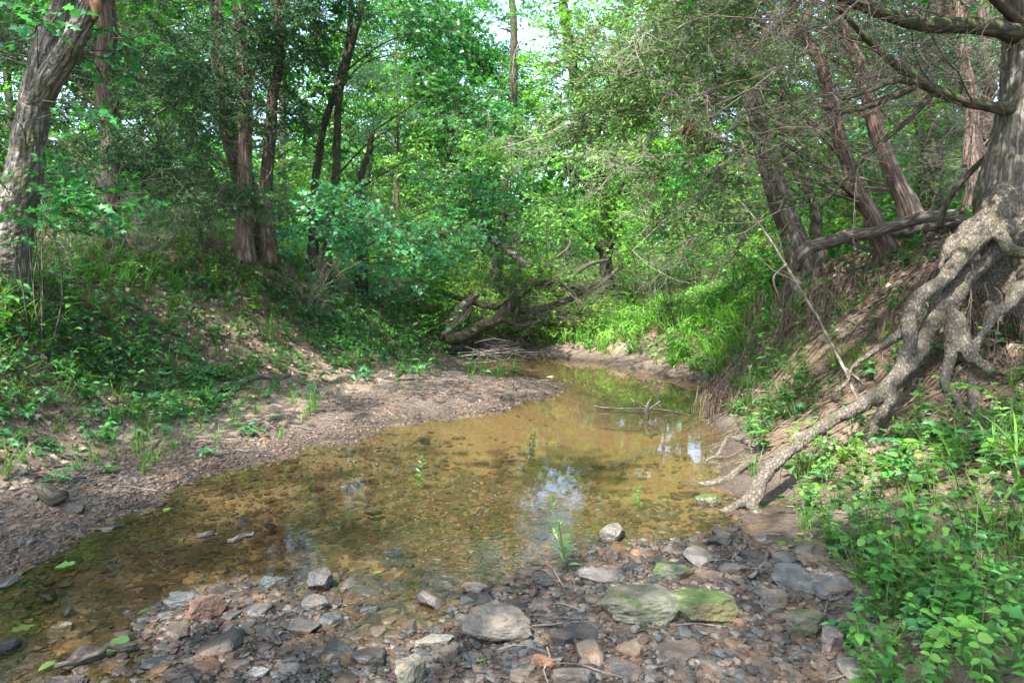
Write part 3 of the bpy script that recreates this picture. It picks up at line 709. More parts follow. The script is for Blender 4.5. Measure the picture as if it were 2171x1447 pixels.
# --- the old forked tree at the left edge
pts, _ = None, None
root = empty('forked_tree', ground_at(P(-2, 640, 5.3)), 'old forked tree with rough grey bark and one sawn-off slanting limb', 'tree')
tm = MB(); q, r_ = pxpath([(0, 650, 5.3, 50), (12, 570, 5.3, 42), (30, 480, 5.3, 37), (50, 380, 5.3, 33), (68, 260, 5.3, 28), (84, 185, 5.3, 30), (98, 120, 5.3, 27), (113, 68, 5.3, 23), (133, 15, 5.3, 19), (150, -140, 5.3, 17), (150, -500, 5.5, 20), (120, -900, 5.8, 10)], 70)
bark_tube(tm, q, r_, ns=4); tm.build('trunk', M_oak, root)
lm = MB(); q2, r2 = pxpath([(80, 215, 5.28, 24), (116, 152, 5.22, 22), (147, 104, 5.15, 20), (166, 66, 5.1, 19), (190, 15, 5.05, 18), (205, -20, 5.0, 17)], 26)
bark_tube(lm, q2, r2, ns=9); lm.build('limb', M_oak, root)
lm = MB(); q3, r3 = pxpath([(200, -2, 5.0, 17), (204, 20, 4.98, 9), (199, 42, 4.98, 3)], 8); tube(lm, q3, r3, 8, rough=.4); lm.build('torn_wood', M_wood, root)
cm = MB()
for b in [bl(80, 60, 4.9, 80, 60, 14, .4, sp=SP_MAP), bl(10, 230, 4.6, 60, 70, 10, .3, sp=SP_MAP), bl(170, -400, 5.5, 500, 230, 260, 1.6), bl(-300, -250, 5.5, 450, 330, 150, 1.6), bl(-200, -800, 5.5, 650, 350, 170, 2.0)]:
    blob_sprays(cm, b[4] if len(b) > 4 else SP_OV, b[0], b[1], b[2], b[0] - [0, 0, .3], tint=b[3]); limb_to(cm, q, r_, b[0], .03 if b[0][2] > 3.9 else .006, m=1, lo=.7 if b[0][2] > 3.9 else .3)
cm.build('crown', [M_leaf, M_twigd], root)

CED = dict(leafmat=M_cedar, sps=SP_CED, limbr=.02)
gc = 'cedar trunks on the bank above the mud flat'
tree('cedar_tree', 'reddish straight cedar trunk standing beside the old forked tree', [(232, 515, 8.3, 25), (233, 420, 8.3, 21), (236, 300, 8.3, 20), (225, 150, 8.3, 18), (216, 0, 8.3, 17), (210, -200, 8.3, 15)], M_cedb,
     [bl(330, 90, 7.6, 130, 60, 40, .8), bl(120, 60, 8.6, 130, 80, 60), bl(40, 100, 9.6, 130, 120, 90), bl(20, 260, 9.6, 130, 110, 70), bl(400, 200, 7.8, 130, 60, 36), bl(320, 280, 7.2, 80, 60, 34, tint=(1.3, 1.25, 1.2)), bl(150, 330, 8.9, 110, 70, 34), bl(220, -120, 8.3, 260, 90, 90), bl(400, 430, 7.8, 80, 40, 20, tint=(1.4, 1.3, 1.1)), bl(350, 380, 9.3, 140, 50, 44, .8), bl(120, 450, 9.5, 100, 40, 24)],
     extra=((0, 0, 2, .08), (0, 0, 2.5, .02)), dead=46, tw_z=(.08, .75), deadlen=.85, **CED)
tree('oak_tree', 'dark thick trunk leaning behind the pale cedar trunk', [(540, 545, 9.6, 26), (528, 440, 9.6, 23), (500, 320, 9.6, 20), (478, 220, 9.6, 18), (462, 100, 9.6, 16), (455, -60, 9.6, 14)], M_oakd,
     [bl(440, 60, 9.8, 170, 100, 90), bl(560, -60, 9.8, 200, 90, 90), bl(400, -150, 9.8, 250, 130, 70), bl(650, 100, 10.5, 140, 90, 60)], extra=((-.2, 0, 2, .07), (0, 0, 2.5, .02)), dead=14)
tree('cedar_tree', 'pale straight cedar trunk in front of the dark leaning trunk', [(517, 545, 9.0, 18), (518, 400, 9.0, 15), (518, 250, 9.0, 14), (512, 100, 9.0, 12), (512, -50, 9.0, 11)], M_cedp,
     [bl(450, 160, 8.6, 90, 50, 34), bl(600, 40, 8.8, 90, 60, 44), bl(470, 400, 8.3, 90, 60, 22, tint=(1.5, 1.4, 1.2)), bl(520, -80, 9, 180, 100, 90), bl(420, 320, 8.6, 90, 50, 28, tint=(1.2, 1.2, 1.1))], extra=((0, 0, 2, .06), (0, 0, 2, .02)), dead=36, tw_z=(.1, .75), deadlen=.8, **CED)
tree('cedar_tree', 'slim reddish cedar trunk with cracked bark beside the pale cedar', [(571, 550, 9.2, 17), (566, 420, 9.2, 13), (570, 300, 9.2, 12), (578, 200, 9.2, 11), (588, 120, 9.2, 10), (592, 20, 9.2, 8)], M_cedb,
     [bl(600, 130, 9.0, 80, 60, 46), bl(560, 230, 8.9, 70, 50, 22), bl(640, -20, 9, 130, 80, 70)], extra=((0, 0, 2, .04), (0, 0, 1.5, .015)), dead=26, tw_z=(.05, .6), deadlen=.7, **CED)
MP = dict(sps=SP_MAP, seg=9, limbr=.016)
tree('maple_tree', 'slender maple with lobed leaves spreading over the bank end', [(688, 580, 9.8, 12), (700, 470, 9.8, 9), (712, 380, 9.8, 9), (716, 280, 9.8, 8), (735, 150, 9.8, 7), (770, 0, 9.8, 6)], M_maple,
     [bl(800, 120, 9.5, 170, 110, 90), bl(880, 250, 9.2, 110, 90, 60), bl(700, 60, 9.8, 110, 90, 60), bl(830, 380, 9.0, 110, 60, 40), bl(900, 60, 9.8, 130, 90, 80), bl(720, -60, 9.8, 200, 80, 60), bl(760, 260, 9.8, 90, 70, 24)],
     extra=((.2, 0, 1.5, .04), (0, 0, 1.5, .01)), **MP)
tree('maple_tree', 'twin-stemmed maple stem leaning outward from the slender maple foot', [(660, 570, 9.9, 12), (664, 450, 9.9, 9), (672, 350, 9.9, 8), (700, 240, 9.9, 7), (735, 120, 9.9, 6), (748, -20, 9.9, 5)], M_maple,
     [bl(640, 300, 9.8, 60, 90, 30), bl(850, 480, 8.3, 110, 50, 44, tint=(1.15, 1.15, 1.1)), bl(780, 430, 8.6, 90, 50, 26, tint=(1.1, 1.1, 1.1)), bl(700, 500, 8.8, 60, 40, 14), bl(930, 520, 8.8, 70, 35, 22), bl(640, 470, 10.8, 50, 50, 12, tint=(1.3, 1.2, .9))], **MP)
tree('maple_tree', 'short dark maple trunk at the very end of the bank', [(765, 585, 10.6, 11), (770, 500, 10.6, 9), (766, 400, 10.6, 8), (790, 280, 10.6, 6)], M_maple,
     [bl(890, 330, 10.6, 120, 80, 56), bl(960, 420, 10.6, 80, 60, 30), bl(820, 300, 10.8, 90, 80, 26), bl(950, 180, 10.8, 100, 110, 80), bl(860, 560, 10.4, 70, 40, 24)], **MP)

# --- leaning trees on the undercut bank
tree('oak_tree', 'grey ridged oak leaning from the top of the undercut bank', [(1706, 575, 7.9, 31), (1680, 490, 7.8, 25), (1648, 400, 7.7, 23), (1620, 310, 7.6, 20), (1595, 210, 7.6, 17), (1560, 60, 7.6, 15), (1540, -60, 7.6, 13)], M_oak,
     [bl(1480, -120, 7.5, 300, 110, 90), bl(1420, 120, 8.6, 120, 80, 50, tint=(1.2, 1.1, .8)), bl(1600, 60, 8.4, 110, 70, 40)], extra=((-.3, 0, 1.6, .06), (-.3, 0, 2, .02)), dead=10, tw_z=(.3, .8))
CL = dict(leafmat=M_cedar, sps=SP_CED_LIT, limbr=.016, deadlen=1.1, pale=3)
tree('cedar_tree', 'slender cedar leaning inward with flaking reddish bark', [(1880, 540, 6.9, 20), (1850, 460, 6.85, 16), (1825, 400, 6.8, 15), (1790, 310, 6.8, 14), (1765, 240, 6.8, 13), (1735, 150, 6.8, 12), (1700, 60, 6.8, 11), (1660, -60, 6.8, 9)], M_cedb,
     [bl(1530, 120, 6.2, 130, 60, 44), bl(1440, 190, 5.9, 90, 50, 32), bl(1560, 250, 6.0, 100, 50, 24), bl(1470, 400, 6.0, 70, 40, 22), bl(1440, 60, 6.4, 100, 50, 34), bl(1620, 30, 6.6, 120, 60, 26), bl(1330, 110, 6.3, 90, 45, 34), bl(1290, 230, 6.5, 80, 50, 30), bl(1600, 330, 6.2, 90, 50, 12)],
     extra=((-.3, 0, 1.3, .04), (-.2, 0, 1.5, .01)), dead=30, tw_z=(.2, .95), **CL)
tree('cedar_tree', 'taller cedar leaning inward with peeling pale bark', [(1938, 485, 7.2, 22), (1915, 420, 7.2, 18), (1882, 340, 7.2, 16), (1850, 260, 7.2, 15), (1830, 180, 7.2, 14), (1808, 90, 7.2, 13), (1785, -50, 7.2, 11)], M_cedp,
     [bl(1700, 40, 7.2, 130, 50, 28), bl(1690, 150, 7.0, 100, 50, 12), bl(1560, 20, 7.4, 130, 60, 50), bl(1760, -90, 7.2, 220, 80, 100), bl(1640, 420, 7.4, 100, 50, 12), bl(1350, 330, 8.0, 90, 60, 30), bl(1500, 470, 7.4, 90, 35, 8)],
     extra=((-.2, 0, 1.6, .05), (-.1, 0, 2, .01)), dead=26, tw_z=(.25, .95), **CL)
tree('cedar_tree', 'pale pinkish cedar trunk forked low, just behind the old root-bound tree', [(2058, 450, 8.2, 16), (2060, 300, 8.2, 14), (2052, 150, 8.2, 13), (2048, -50, 8.2, 12)], M_cedp,
     [bl(1980, 120, 8.4, 90, 50, 30), bl(2060, -80, 8.2, 170, 70, 60), bl(2120, 280, 8.8, 80, 60, 20)], extra=((0, 0, 2, .05), (0, 0, 1.5, .01)), dead=34, **CED)
tree('cedar_tree', 'thin cedar stem slanting across the pinkish cedar trunk', [(2086, 400, 8.4, 13), (2065, 290, 8.4, 12), (2038, 150, 8.4, 11), (2010, 0, 8.4, 10), (2000, -100, 8.4, 9)], M_cedb,
     [bl(1930, 20, 8.6, 120, 50, 40), bl(1900, 120, 9.0, 90, 50, 20)], dead=20, **CED)
tree('cedar_tree', 'thin cedar trunk close to the stem of the old root-bound tree', [(2108, 400, 8.8, 14), (2100, 260, 8.8, 12), (2086, 120, 8.8, 12), (2076, -60, 8.8, 11)], M_cedb,
     [bl(2120, 60, 9, 90, 60, 24)], dead=20, **CED)
tree('oak_tree', 'broad grey trunk far back among the leaning cedars', [(1975, 470, 10.2, 24), (1970, 330, 10.2, 21), (1966, 200, 10.2, 20), (1985, 0, 10.2, 18), (1990, -100, 10.2, 16)], M_oakd,
     [bl(1900, 60, 10.2, 190, 90, 90), bl(2080, 150, 10.4, 120, 110, 60), bl(2000, -120, 10, 300, 110, 130)], extra=((0, 0, 2, .08), (0, 0, 2, .02)))
tree('maple_tree', 'thin dark curved maple behind the leaning grey oak', [(1738, 545, 8.8, 13), (1728, 460, 8.8, 11), (1705, 400, 8.8, 10), (1672, 340, 8.8, 8), (1650, 260, 8.8, 7), (1660, 150, 8.8, 6)], M_maple,
     [bl(1600, 200, 9.2, 120, 70, 36, tint=(1.2, 1.1, .8)), bl(1740, 330, 9.0, 90, 60, 26), bl(1540, 350, 9.4, 110, 50, 34, tint=(1.5, 1.3, .7))], **MP)

# --- the big trees over the bend
tree('oak_tree', 'tall bright leafy oak arching over the creek bend', [(1285, 655, 14.5, 15), (1285, 560, 14.5, 13), (1280, 420, 14.5, 12), (1240, 250, 14.5, 11), (1200, 60, 14.5, 10), (1190, -120, 14.5, 8)], M_oakd,
     [bl(1225, 120, 13.5, 80, 80, 80, tint=(1.25, 1.2, .9)), bl(1300, 200, 13, 130, 80, 130, tint=(1.3, 1.2, .85)), bl(1120, 300, 13.5, 90, 60, 60), bl(1250, 330, 13, 130, 70, 110, tint=(1.1, 1.1, .9)), bl(1400, 120, 13.5, 130, 90, 110), bl(1340, 20, 14, 170, 70, 110), bl(1380, 320, 12.5, 100, 60, 80, tint=(1.4, 1.3, .8)), bl(1180, 430, 13, 110, 50, 80), bl(1330, 450, 12.5, 110, 50, 80, tint=(1.2, 1.15, .9))], sps=SP_YEL, limbr=.05)
tree('oak_tree', 'leafy oak with hanging lower boughs beyond the fallen tree', [(1050, 600, 16, 13), (1060, 480, 16, 11), (1080, 300, 16, 9), (1090, 120, 16, 8), (1080, -50, 16, 6)], M_oakd,
     [bl(1000, 350, 15, 120, 70, 110), bl(1090, 420, 14.5, 100, 60, 90), bl(1060, 60, 16, 90, 90, 70, tint=(1.2, 1.2, .9)), bl(980, 470, 14, 90, 50, 80, tint=(1.2, 1.15, .9)), bl(1130, 520, 14, 110, 40, 80), bl(960, 240, 15.5, 80, 60, 50), bl(1080, 200, 16, 60, 60, 36)], limbr=.04)

# ------------------------------------------------------------------ the wood around: shared-mesh trees and shrubs
def proto_tree(seed, h, crown_r, nl, sps, bark, label, leafmat=None, z0=.3, nspr=420, r0=.11, tint=(1, 1, 1), name='broadleaf_tree'):
    r = np.random.default_rng(seed); root = empty(name, (0, 0, 0), label, 'tree')
    pts = catmull([(0, 0, -.3), (r.normal(0, .1), r.normal(0, .1), h * .3), (r.normal(0, .3), r.normal(0, .3), h * .65), (r.normal(0, .4), r.normal(0, .4), h)], 26)
    rr = np.linspace(r0, r0 * .15, 26) * (1 + .5 * np.exp(-np.maximum(pts[:, 2], 0) / .25))
    tm = MB(); tube(tm, pts, rr, 9, rough=.1, ns=seed); cm = MB()
    for k in range(nl):
        t = r.uniform(z0, 1.0); a = r.uniform(0, 2 * PI); rd = crown_r * (1.15 - .7 * abs(t - .6)) * r.uniform(.35, 1)
        c = np.array([math.cos(a) * rd, math.sin(a) * rd, h * t + .2]); R = crown_r * r.uniform(.28, .45)
        limb_to(tm, pts, rr, c, r0 * .35, r=r, n=7, seg=5)
        blob_sprays(cm, sps, c, (R, R, R * .6), nspr // nl, pts[15], tint=tint, r=r, s=1.1)
    tm.build('trunk', bark, root); cm.build('crown', [leafmat or M_leaf, M_twigd], root); return root
PT = [proto_tree(101, 11, 2.6, 15, SP_FAR, M_oakd, 'tall leafy tree in the wood', nspr=420, r0=.14),
      proto_tree(102, 9, 2.2, 13, SP_FAR, M_maple, 'tall leafy tree in the wood', nspr=400, r0=.10, tint=(1.25, 1.15, .8)),
      proto_tree(103, 13, 2.8, 17, SP_FAR, M_oak, 'tall leafy tree in the wood', nspr=480, r0=.16, z0=.35),
      proto_tree(104, 8, 1.5, 14, SP_CED, M_cedb, 'cedar in the wood', M_cedar, nspr=520, r0=.09, z0=.22, name='cedar_tree')]
used = set()
def put_tree(k, x, y, rz, sc, label, group):
    z = hz(x, y)
    if k in used: o = copy_tree(PT[k], (x, y, z), rz, sc, label, group)
    else:
        o = PT[k]; o.location = (x, y, z); o.rotation_euler = (0, 0, rz); o.scale = (sc,) * 3; o['label'] = label; o['group'] = group; used.add(k)
    return o
GF = 'trees far back in the wood'
lab = {0: 'dark broadleaf tree standing far back in the crowded green wood', 1: 'yellow-green broadleaf tree standing far back in the crowded wood', 2: 'tall grey-barked tree standing far back in the crowded wood', 3: 'dark cedar standing far back in the crowded wood'}
spots = []
rr_ = np.random.default_rng(5)
def ok(x, y, mind):
    return all((x - a) ** 2 + (y - b) ** 2 > mind ** 2 for a, b in spots)
for y0, y1, n, md in ((13, 18, 8, 1.9), (18, 27, 17, 2.2), (27, 42, 22, 2.8)):
    c = 0; tr_ = 0
    while c < n and tr_ < 4000:
        tr_ += 1; y = rr_.uniform(y0, y1); x = rr_.uniform(-.95, .95) * y
        if not ok(x, y, md): continue
        px = CX + F * x / y
        if (700 if y > 20 else 610) < px < (1240 if y > 20 else 1300) and y < 28: continue
        if 1060 < px < 1320 and y < 36: continue                # the open corridor above the creek bend
        if y < 17 and 1150 < px < 1450: continue
        if hz(x, y) < .7: continue
        spots.append((x, y)); c += 1
        k = int(rr_.choice([0, 1, 2, 3], p=[.3, .3, .25, .15])); put_tree(k, x, y, rr_.uniform(0, 6.28), rr_.uniform(.75, 1.05) * (1 if y > 18 else .8), lab[k], GF + ', ' + ('dark', 'yellow-green', 'grey-barked', 'cedar')[k])
# trees added outside the view to shade the creek; they show in its water
for k, x, y, sc in ((1, 2.4, -1.6, .9), (0, -2.6, -2.2, .95), (2, -8.6, 3.2, .8), (1, 5.6, 1.0, 1.0), (0, 5.2, -3.5, 1.0), (2, -8.8, -4.2, .95), (1, 8.5, 4.5, 1.0), (3, -8.5, 7.5, 1.0), (2, 8.2, 8.8, .9), (0, -1.8, -6.5, 1.0), (1, -8.8, 11., 1.), (0, 10.5, 12, 1.)):
    put_tree(k, x, y, x * 2.1, sc, {0: 'dark broadleaf tree outside the view, shading the creek', 1: 'yellow-green broadleaf tree outside the view, shading the creek', 2: 'tall grey-barked tree outside the view, shading the creek', 3: 'dark cedar outside the view, shading the creek'}[k], 'trees around the creek ' + str(('dark', 'yellow', 'grey', 'cedar')[k]))

for k, px, d, sc in ((2, 1015, 24, .8), (0, 955, 22, .8), (2, 60, 17, .85), (0, -60, 15, .9), (1, 780, 24, .8), (3, 850, 20, .8), (1, 960, 27, .9), (0, 1010, 31, .8), (1, 1040, 34, .85), (2, 930, 35, .8), (1, 900, 30, 1.0)):
    put_tree(k, (px - CX) / F * d, d, px, sc, lab[k] + ' above the creek bend', 'trees closing the far bend ' + ('dark', 'yellow-green', 'grey-barked', 'cedar')[k])

# understory shrubs
def proto_shrub(seed, h, w, sps, n, tint, name='shrub'):
    r = np.random.default_rng(seed); root = empty(name, (0, 0, 0), 'leafy shrub', 'shrub'); sm = MB(); cm = MB()
    for k in range(9):
        a = r.uniform(0, 2 * PI); e = np.array([math.cos(a) * w * r.uniform(.2, .9), math.sin(a) * w * r.uniform(.2, .9), h * r.uniform(.5, 1)])
        tube(sm, catmull([(0, 0, -.1), e * [.3, .3, .55] + r.normal(0, .05, 3), e], 6), np.linspace(.014, .003, 6), 5, cap=False)
        blob_sprays(cm, sps, e, (w * .5, w * .5, h * .28), n // 9, (0, 0, h * .3), tint=tint, r=r)
    sm.build('stems', M_maple, root); cm.build('foliage', [M_leaf, M_twigd], root); return root
PS = [proto_shrub(201, 1.7, 1.0, SP_OV, 110, (1, 1, 1)), proto_shrub(202, 1.3, 1.1, SP_MAP, 90, (1.1, 1.1, 1)), proto_shrub(203, 2.3, 1.2, SP_YEL, 130, (1.1, 1.1, 1))]
us = set()
sl = {0: 'dark green leafy shrub in the understory behind the banks', 1: 'lobe-leaved shrub in the understory behind the banks', 2: 'tall yellow-green shrub in the understory behind the banks'}
c = 0; tr_ = 0; sspots = []
while c < 84 and tr_ < 6000:
    tr_ += 1; y = rr_.uniform(11, 30) if c > 26 else rr_.uniform(10.5, 15); x = rr_.uniform(-.85, .85) * y; px = CX + F * x / y
    h = hz(x, y)
    if h < 1.0 or any((x - a) ** 2 + (y - b) ** 2 < 1.0 for a, b in sspots): continue
    if y < 12.6 and px < 1000: continue
    if y < 16 and 1150 < px < 1620: continue
    sspots.append((x, y)); c += 1; k = int(rr_.integers(0, 3)); sc = rr_.uniform(.6, 1.15)
    if k in us: copy_tree(PS[k], (x, y, h), rr_.uniform(0, 6), sc, sl[k], 'understory shrubs ' + 'dark lobed yellow'.split()[k])
    else:
        o = PS[k]; o.location = (x, y, h); o.scale = (sc,) * 3; tag(o, sl[k], 'shrub', 'understory shrubs ' + 'dark lobed yellow'.split()[k]); us.add(k)

# the far wood that closes every view: one mass
fm = MB()
N = 5200; a = rng.uniform(-1.15, 1.15, N); d = rng.uniform(36, 62, N); x = np.sin(a) * d; y = np.cos(a) * d
zz = hgt0(x, y) + rng.random(N) ** 1.1 * (6.5 + 4 * vnoise(xyz(a * 9, a * 0), 8)); tn = np.exp(fbm(xyz(x * .12, y * .12, zz * .15), 3, 8) * .8)
big = broad_spray(300, 3.0, 22, LEAF_QUAD, .62, (.06, .16, .035), .7); big2 = broad_spray(301, 3.0, 22, LEAF_QUAD, .55, (.05, .14, .04), .7)
for j, tp in enumerate((big, big2)):
    m = np.arange(N) % 2 == j; dd = rng.normal(0, 1, (m.sum(), 3)) * [1, 1, .3]
    scatter(fm, tp, frames(dd, np.array([[0, 0, 1.]]) + rng.normal(0, .5, (m.sum(), 3))), np.stack([x, y, zz], 1)[m], rng.uniform(.6, 1.1, m.sum()), np.stack([tn[m]] * 3, 1))
tag(fm.build('woodland', [M_leaf, M_twigd]), kind='stuff', label='far green woodland closing the view')

# ------------------------------------------------------------------ the old tree with its exposed roots
def voxel(mb, size):
    me = mb.mesh('tmp', [M_root]); o = bpy.data.objects.new('tmp', me); COL.objects.link(o)
    m = o.modifiers.new('r', 'REMESH'); m.mode = 'VOXEL'; m.voxel_size = size
    m2 = o.modifiers.new('s', 'SMOOTH'); m2.iterations = 2; m2.factor = .5
    dg = bpy.context.evaluated_depsgraph_get(); e = o.evaluated_get(dg); em = e.to_mesh(); em.calc_loop_triangles()
    V = np.empty(len(em.vertices) * 3, np.float32); em.vertices.foreach_get('co', V); V = V.reshape(-1, 3).astype(float)
    Nn = np.empty(len(em.vertices) * 3, np.float32); em.vertices.foreach_get('normal', Nn); Nn = Nn.reshape(-1, 3)
    T = np.empty(len(em.loop_triangles) * 3, np.int32); em.loop_triangles.foreach_get('vertices', T); T = T.reshape(-1, 3)
    e.to_mesh_clear(); bpy.data.objects.remove(o); bpy.data.meshes.remove(me); return V, T, Nn
def submesh(V, T, mask, B=None):
    t = T[mask]; u, inv = np.unique(t, return_inverse=True); return V[u], inv.reshape(-1, 3), (V if B is None else B)[u]
HT = [(2190, 640, 5.25, 80), (2184, 540, 5.2, 92), (2180, 470, 5.15, 100), (2176, 400, 5.12, 88), (2178, 320, 5.1, 72), (2186, 220, 5.1, 60), (2192, 100, 5.1, 55), (2192, 0, 5.1, 50), (2180, -200, 5.1, 46), (2150, -500, 5.1, 34), (2150, -900, 5.2, 14)]
HR = {  # root paths, survey pixels with depth
 'a': [(2130, 420, 5.0, 46), (2092, 485, 4.9, 27), (2036, 548, 4.8, 20), (2000, 594, 4.74, 19), (1955, 630, 4.68, 17), (1928, 664, 4.62, 17), (1922, 700, 4.58, 18), (1926, 735, 4.55, 17), (1915, 775, 4.5, 16), (1890, 805, 4.46, 10)],
 'b': [(2150, 440, 5.08, 62), (2100, 530, 4.98, 32), (2050, 588, 4.9, 25), (2020, 640, 4.82, 25), (1985, 675, 4.74, 23), (1962, 712, 4.66, 22), (1940, 752, 4.58, 23), (1902, 785, 4.5, 22), (1868, 825, 4.44, 20), (1820, 858, 4.38, 19), (1755, 892, 4.3, 18), (1690, 940, 4.22, 18), (1645, 978, 4.17, 18), (1608, 1020, 4.12, 17), (1590, 1055, 4.08, 14), (1552, 1078, 4.05, 10), (1512, 1096, 4.02, 6)],
 'c': [(2000, 650, 4.76, 22), (2032, 700, 4.62, 17), (2060, 742, 4.5, 16), (2090, 772, 4.42, 16), (2108, 798, 4.36, 11)],
 'd': [(2012, 670, 4.7, 16), (2018, 740, 4.56, 13), (2012, 800, 4.45, 12), (2030, 850, 4.3, 12), (2058, 910, 4.1, 15), (2080, 960, 3.95, 15), (2130, 985, 3.8, 14), (2200, 1000, 3.7, 12)],
 'e': [(1890, 835, 4.44, 18), (1868, 870, 4.4, 15), (1852, 905, 4.36, 12), (1850, 950, 4.3, 8)],
 'g': [(2130, 560, 5.2, 50), (2125, 600, 5.1, 44), (2112, 650, 4.98, 30), (2105, 690, 4.9, 18)],
 'h': [(1612, 1020, 4.1, 17), (1603, 1062, 4.05, 17), (1610, 1110, 3.92, 16), (1622, 1150, 3.8, 14), (1640, 1190, 3.7, 8)],
 'l': [(2080, 470, 4.96, 26), (2035, 495, 4.95, 20), (2012, 530, 4.92, 16), (2040, 548, 4.85, 15), (2075, 545, 4.82, 18)],
 'm': [(1928, 690, 4.66, 12), (1888, 715, 4.66, 10), (1845, 752, 4.7, 9), (1805, 785, 4.75, 7), (1770, 830, 4.75, 5)],
 'n': [(2015, 505, 4.95, 9), (2003, 555, 4.9, 8), (1990, 605, 4.86, 7), (1972, 650, 4.8, 5)],
 'o': [(2140, 470, 5.0, 24), (2120, 500, 4.8, 16), (2150, 530, 4.7, 14), (2190, 545, 4.65, 13)],
 'q': [(2190, 560, 4.95, 22), (2160, 612, 4.75, 17), (2120, 655, 4.65, 14), (2085, 705, 4.58, 11), (2078, 750, 4.5, 8)],
 'p': [(2150, 620, 5.1, 40), (2180, 680, 4.9, 30), (2200, 740, 4.7, 24), (2210, 800, 4.5, 20)],
}
hroot = empty('root_bound_tree', ground_at(P(2150, 560, 5.3)), 'old grey tree whose thick bare roots grip and climb down the bank', 'tree')
hm = MB(); segs = []
tp, tr = pxpath(HT, 80); ns = np.arange(80)
tube(hm, tp, tr, 28, rough=.10, ns=3, rf=.9); segs.append(('trunk', tp, tr))
for k, v in HR.items():
    q, r0 = pxpath(v, 46); r0 = r0 * np.interp(np.linspace(0, 1, 46), [0, .2, 1], [1, .84, .84]); sd = ord(k); w = np.linspace(0, 1, 46)
    q = q + np.stack([vnoise(xyz(w * 7, w * 0 + sd), 1), vnoise(xyz(w * 7, w * 0 + sd), 2), vnoise(xyz(w * 7, w * 0 + sd), 3)], 1) * .022
    r0 = r0 * (1 + .16 * vnoise(xyz(w * 9, w * 0 + sd), 4)); tube(hm, q, r0, 14, rough=.14, ns=sd); segs.append(('root', q, r0))
V, T, Nn = voxel(hm, .011)
# bark ridges follow the wood
sid = np.zeros(len(V), int); best = np.full(len(V), 9e9); along = np.zeros(len(V))
for i, (nm, q, r0) in enumerate(segs):
    for s0 in range(0, len(V), 20000):
        D = np.linalg.norm(V[s0:s0 + 20000, None] - q[None], axis=2) - r0[None]; j = D.argmin(1); dm = D[np.arange(len(j)), j]
        up = dm < best[s0:s0 + 20000] - (0.0 if i else 0); idx = np.nonzero(up)[0] + s0
        best[idx] = dm[up]; sid[idx] = i; along[idx] = j[up]
ridge = np.abs(vnoise(V * [26, 26, 5], 2)) * .6 + np.abs(vnoise(V * [50, 50, 12], 5)) * .4
rid2 = fbm(V * 22, 4, 6)
amp = np.where(sid == 0, .016, .006); V = V + Nn * ((ridge - .3) * amp * np.where(sid == 0, 1, .2) + rid2 * .012 - np.where(sid == 0, 0, .007) * np.exp(-(vnoise(V * 48 + vnoise(V * 20, 3)[:, None], 8) / .16) ** 2))[:, None]
fs = sid[T[:, 0]]
for i, (nm, q, r0) in enumerate(segs):
    mk = fs == i
    if not mk.any(): continue
    a, b, c = submesh(V, T, mk); mb = MB(); mb.add(a, b, 0, (1, 1, 1), c * ([1, 1, .45] if i == 0 else [1, 1, 1])); mb.build(nm, M_root if i else M_oak, hroot)
M_oak.node_tree.nodes  # bark shared with the other oaks
for pth in ([(2175, 75, 5.08, 30), (2125, 70, 4.98, 20), (2060, 60, 4.9, 19), (1985, 54, 4.8, 18), (1930, 48, 4.7, 17), (1880, 38, 4.6, 15), (1835, 22, 4.5, 13), (1785, -5, 4.4, 11), (1700, -60, 4.3, 8)],
            [(2160, 240, 5.06, 22), (2110, 230, 5.0, 13), (2040, 215, 4.95, 12), (1985, 198, 4.9, 12), (1940, 172, 4.85, 11), (1905, 145, 4.8, 9), (1850, 95, 4.75, 8), (1815, 60, 4.7, 7), (1770, 20, 4.6, 5)]):
    lm = MB(); q, r0 = pxpath(pth, 40); r0 = r0 * .84; w = np.linspace(0, 5, 40); q = q + np.stack([w * 0, w * 0, vnoise(xyz(w, w * 0 + pth[0][1]), 7) * .02], 1)
    tube(lm, q, r0, 10, rough=.14, ns=pth[0][0]); 
    for k in range(9):
        j = rng.integers(6, 39); t = TW[k % len(TW)]; d = norm(np.array([-.8, rng.normal(0, .5), rng.normal(-.05, .45)]))
        scatter(lm, (t[0], t[1], t[2] * 0 + 1, t[3], t[4]), frames([d], [rng.normal(0, 1, 3)]), [q[j]], [rng.uniform(.8, 1.6)], [[.45, .42, .4]])
    lm.build('limb', [M_oakd, M_twig], hroot)
lm = MB()
for pth in ([(1935, 185, 4.85, 9), (1880, 210, 4.8, 8), (1830, 228, 4.7, 7), (1790, 235, 4.6, 6), (1740, 225, 4.5, 4)], [(1975, 200, 4.9, 7), (1930, 250, 4.9, 6), (1860, 310, 4.9, 5), (1800, 370, 4.9, 4), (1740, 440, 5.0, 3)],
            [(1950, 178, 4.85, 8), (1900, 170, 4.8, 7), (1850, 190, 4.7, 5), (1790, 210, 4.6, 4)]):
    q, r0 = pxpath(pth, 24); tube(lm, q, r0, 7, rough=.12)
    for k in range(6):
        j = rng.integers(3, 24); t = TW[k % len(TW)]; d = norm(np.array([-.8, rng.normal(0, .5), rng.normal(-.05, .4)]))
        scatter(lm, (t[0], t[1], t[2] * 0 + 1, t[3], t[4]), frames([d], [rng.normal(0, 1, 3)]), [q[j]], [rng.uniform(.6, 1.3)], [[.5, .46, .42]])
lm.build('branches', [M_oakd, M_twig], hroot)
cm = MB()
